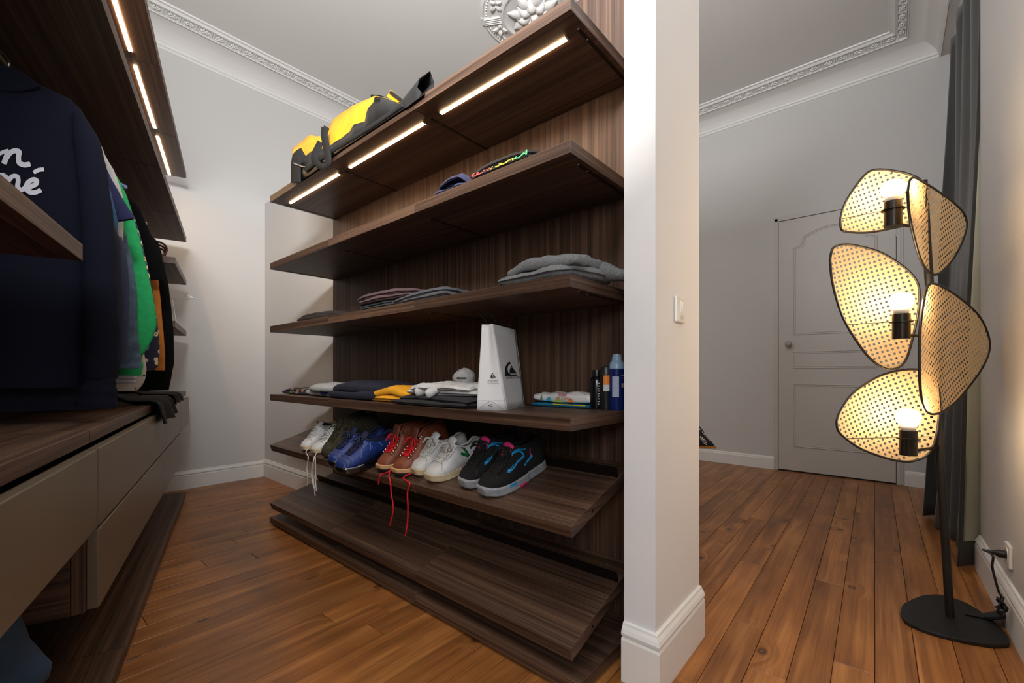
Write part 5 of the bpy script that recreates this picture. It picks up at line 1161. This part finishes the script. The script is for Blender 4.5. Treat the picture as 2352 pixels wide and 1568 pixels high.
STW = bands_mat('striped_cotton', [(196, 196, 204), (150, 152, 172)], 2, 70); g8 = Garment('striped_shirt', 'white striped shirt hem under the green shirt', -1.85, [(120, 280), (200, 400), (270, 560), (300, 720), (312, 830), (314, 868), (311, 881)], STW, .012, .002, 8); gs.append(g8)
DOT = pattern_mat('dotted_cotton', (190, 184, 178), [(44, 58, 78), (60, 74, 92)], 42, .22); g9 = Garment('dotted_shirt', 'off-white shirt with small blue dots and rounded hem', -1.80, [(120, 290), (200, 400), (270, 540), (310, 680), (330, 800), (337, 850), (334, 868), (326, 888), (316, 897)], DOT, .012, .002, 9); gs.append(g9)
FLO = pattern_mat('floral_cotton', (34, 34, 58), [(30, 28, 40), (236, 190, 90), (196, 192, 184), (70, 84, 110)], 40, .42); g10 = Garment('floral_shirt', 'dark navy floral shirt with yellow flower centres', -1.74, [(150, 320), (230, 390), (285, 435), (294, 455), (302, 482), (313, 510), (321, 536), (330, 571), (340, 616), (346, 641), (353, 680), (361, 737), (365, 769), (367, 807), (363, 840), (352, 852)], FLO, .014, .002, 10); gs.append(g10)
MUS = cloth('mustard_knit', (158, 92, 22), .08); g11 = Garment('mustard_jumper', 'mustard jumper below a black sleeve', -1.62, [(170, 345), (250, 420), (300, 480), (330, 560), (358, 630), (365, 650), (371, 715), (376, 770), (379, 812), (379, 850)], MUS, .014, .002, 11); gs.append(g11)
BKT = plain('black_jersey', (4, 4, 5), .95, spec=.15, bump=.2, bscale=400); g12 = Garment('black_t_shirt', 'black t-shirt whose short sleeve covers the mustard jumper', -1.68, [(180, 360), (250, 412), (302, 462), (314, 468), (321, 493), (328, 520), (333, 600), (336, 760), (336, 860)], BKT, .012, .002, 12); gs.append(g12)
g12.tube('short_sleeve', BKT, [(312, 476), (326, 520), (342, 565), (356, 605), (361, 642)], [8, 13, 17, 19, 17], -.004, fl=.4)
g13 = Garment('black_shirt', 'long black long-sleeved shirt nearest the far shelves', -1.48, [(200, 400), (270, 450), (330, 515), (349, 541), (364, 556), (372, 584), (380, 619), (388, 657), (395, 721), (399, 769), (400, 833), (395, 858), (388, 896)], BKT, .022, .003, 13); gs.append(g13)
for q in gs: q.hanger()
def plastic_hanger(label, ly, u, v, mat, r_):
    x, z = gl(u, v, ly); h = lroot('plastic_hanger', label, 'hanger', 'hangers on the wardrobe rail', (CEN, ly, 1.745)); at = (CEN, ly, 1.745)
    lpart(MB().tube(smoothpath([(CEN, ly, min(1.69, z+.07)), (CEN+.5*(x-CEN), ly, min(1.68, z+.045)), (x-.01, ly, z+.006), (x, ly, z)], 5), r_, 8), 'arm', mat, h, at, smooth=True)
    lpart(MB().lathe([(.001, -r_*1.3), (r_*.9, -r_), (r_*1.3, 0), (r_*.9, r_), (.001, r_*1.3)], 12, c=(x, ly, z)), 'tip', mat, h, at, smooth=True)
    lpart(MB().tube(smoothpath([(CEN, ly, min(1.69, z+.07)), (CEN+.004, ly, 1.71), (CEN+.022, ly, 1.73), (CEN+.018, ly, 1.752), (CEN, ly, 1.7625), (CEN-.0185, ly, 1.752)], 5), .0018, 6), 'hook', CHROME, h, at, smooth=True)
plastic_hanger('pale blue plastic hanger with a rounded tip behind the floral shirt', -1.715, 287, 429, plain('pale_blue_plastic', (120, 146, 196), .35), .006)
plastic_hanger('shiny silver hanger arm sticking out above the black shirts', -1.58, 334, 513, CHROME, .005)

# brown strap bundle and loose hanger on the far shelf, black cloth over the drawers, blue cloth on the floor board
def lower_left():
    BE = plain('brown_belt_leather', (70, 42, 32), .5)
    c = (-.09, -.60, 1.577); r = lroot('leather_belt', 'rolled brown leather belt at the end of the shoulder-height shelf', 'belt', None, c)
    for k in range(3):
        rr = .05-.008*k; m = MB(); n = 22
        P = [(rr*math.cos(2*PI*q/n)*.9, -.03+.03*k+rr*math.sin(2*PI*q/n)*.5, .052*(1-.12*k)+rr*.0+.048*math.sin(2*PI*q/n)*(1-.14*k)) for q in range(n)]
        m.tube(P, .006, 6, closed=True); m.build('coil', BE, r, smooth=True)
    h = lroot('loose_hanger', 'empty wire hanger hook poking out by the far shelf', 'hanger', None, (.0, -.30, 1.205))
    MB().tube(smoothpath([(-.05, 0, .18), (.0, 0, .185), (.045, 0, .186), (.058, 0, .196), (.045, 0, .206), (.02, 0, .208)], 5), .0018, 6).build('hook', CHROME, h, smooth=True)
    MB().tube([(-.05, 0, .18), (-.30, .02, .06), (-.30, -.02, .004), (-.02, -.06, .004), (-.05, 0, .18)], .0018, 6).build('frame', CHROME, h)
    BC = plain('black_wool', (16, 15, 14), .95, bump=.3, bscale=300)
    c = (-.12, -1.35, .767); r = lroot('black_scarf', 'crumpled black cloth hanging over the drawer fronts', 'scarf', None, c)
    def sheet(name, path, w0, w1, seed):
        P = smoothpath(path, 6); n = len(P)
        def fn(u, v):
            i = min(n-1, int(round(u*(n-1)))); p = P[i]; w_ = w0+(w1-w0)*u
            return Vector((p.x, p.y+(v-.5)*w_, p.z+.006+.010*(1+math.sin((v-.5)*13+seed+u*2))*(1 if p.x < .01 else .3)))+Vector((.012*math.sin((v-.5)*12+seed) if p.x > .01 else 0, 0, 0))
        return MB().grid(fn, n, 22).build(name, BC, r, smooth=True, solid=.005)
    sheet('hanging_end', [(-.30, .05, .0), (-.18, .02, .012), (-.05, .0, .008), (.06, -.02, .005), (.118, -.03, .004), (.142, -.03, -.012), (.150, -.01, -.05), (.156, .04, -.09)], .30, .62, .5)
    sheet('upper_end', [(-.26, .28, .02), (-.10, .30, .03), (.04, .34, .018), (.125, .40, .012), (.146, .42, -.01), (.15, .42, -.035)], .24, .36, 1.7)
    def heap(u, v):
        a, b = 2*PI*u, v; rr = 1-b; return Vector((-.12+.20*rr*math.cos(a), -.05+.42*rr*math.sin(a), .001+.05*(1-rr*rr)+.014*vnoise(math.cos(a)*3, math.sin(a)*3, b*4)*b))
    MB().grid(heap, 26, 10, closeu=True).build('heap', BC, r, smooth=True)
    # blue cloth standing on the floor board under the near drawer
    BV = plain('blue_corduroy', (32, 52, 74), .9, bump=.3, bscale=200, vary=.2, vscale=9)
    c = (-.25, -2.74, .043); r = lroot('blue_trousers', 'blue trousers standing in folds under the near drawer', 'trousers', None, c)
    rb = [(.0, .19), (.16, .20), (.257, .222), (.277, .238), (.297, .239), (.318, .224), (.353, .207), (.423, .190), (.487, .16)]
    def fn(u, v):
        a = 2*PI*u; z = .487*v; w_ = lerpt(rb, z); q = 1+.05*math.sin(a*5+v*4); return Vector((w_*math.copysign(abs(math.cos(a))**.8, math.cos(a)), .10*(1-.3*v)*math.sin(a)*q, z))
    m = MB().grid(fn, 36, 26, closeu=True); m.f.append(tuple(i*26+25 for i in range(36))); m.m.append(0); m.build('folded_legs', BV, r, smooth=True)
lower_left()
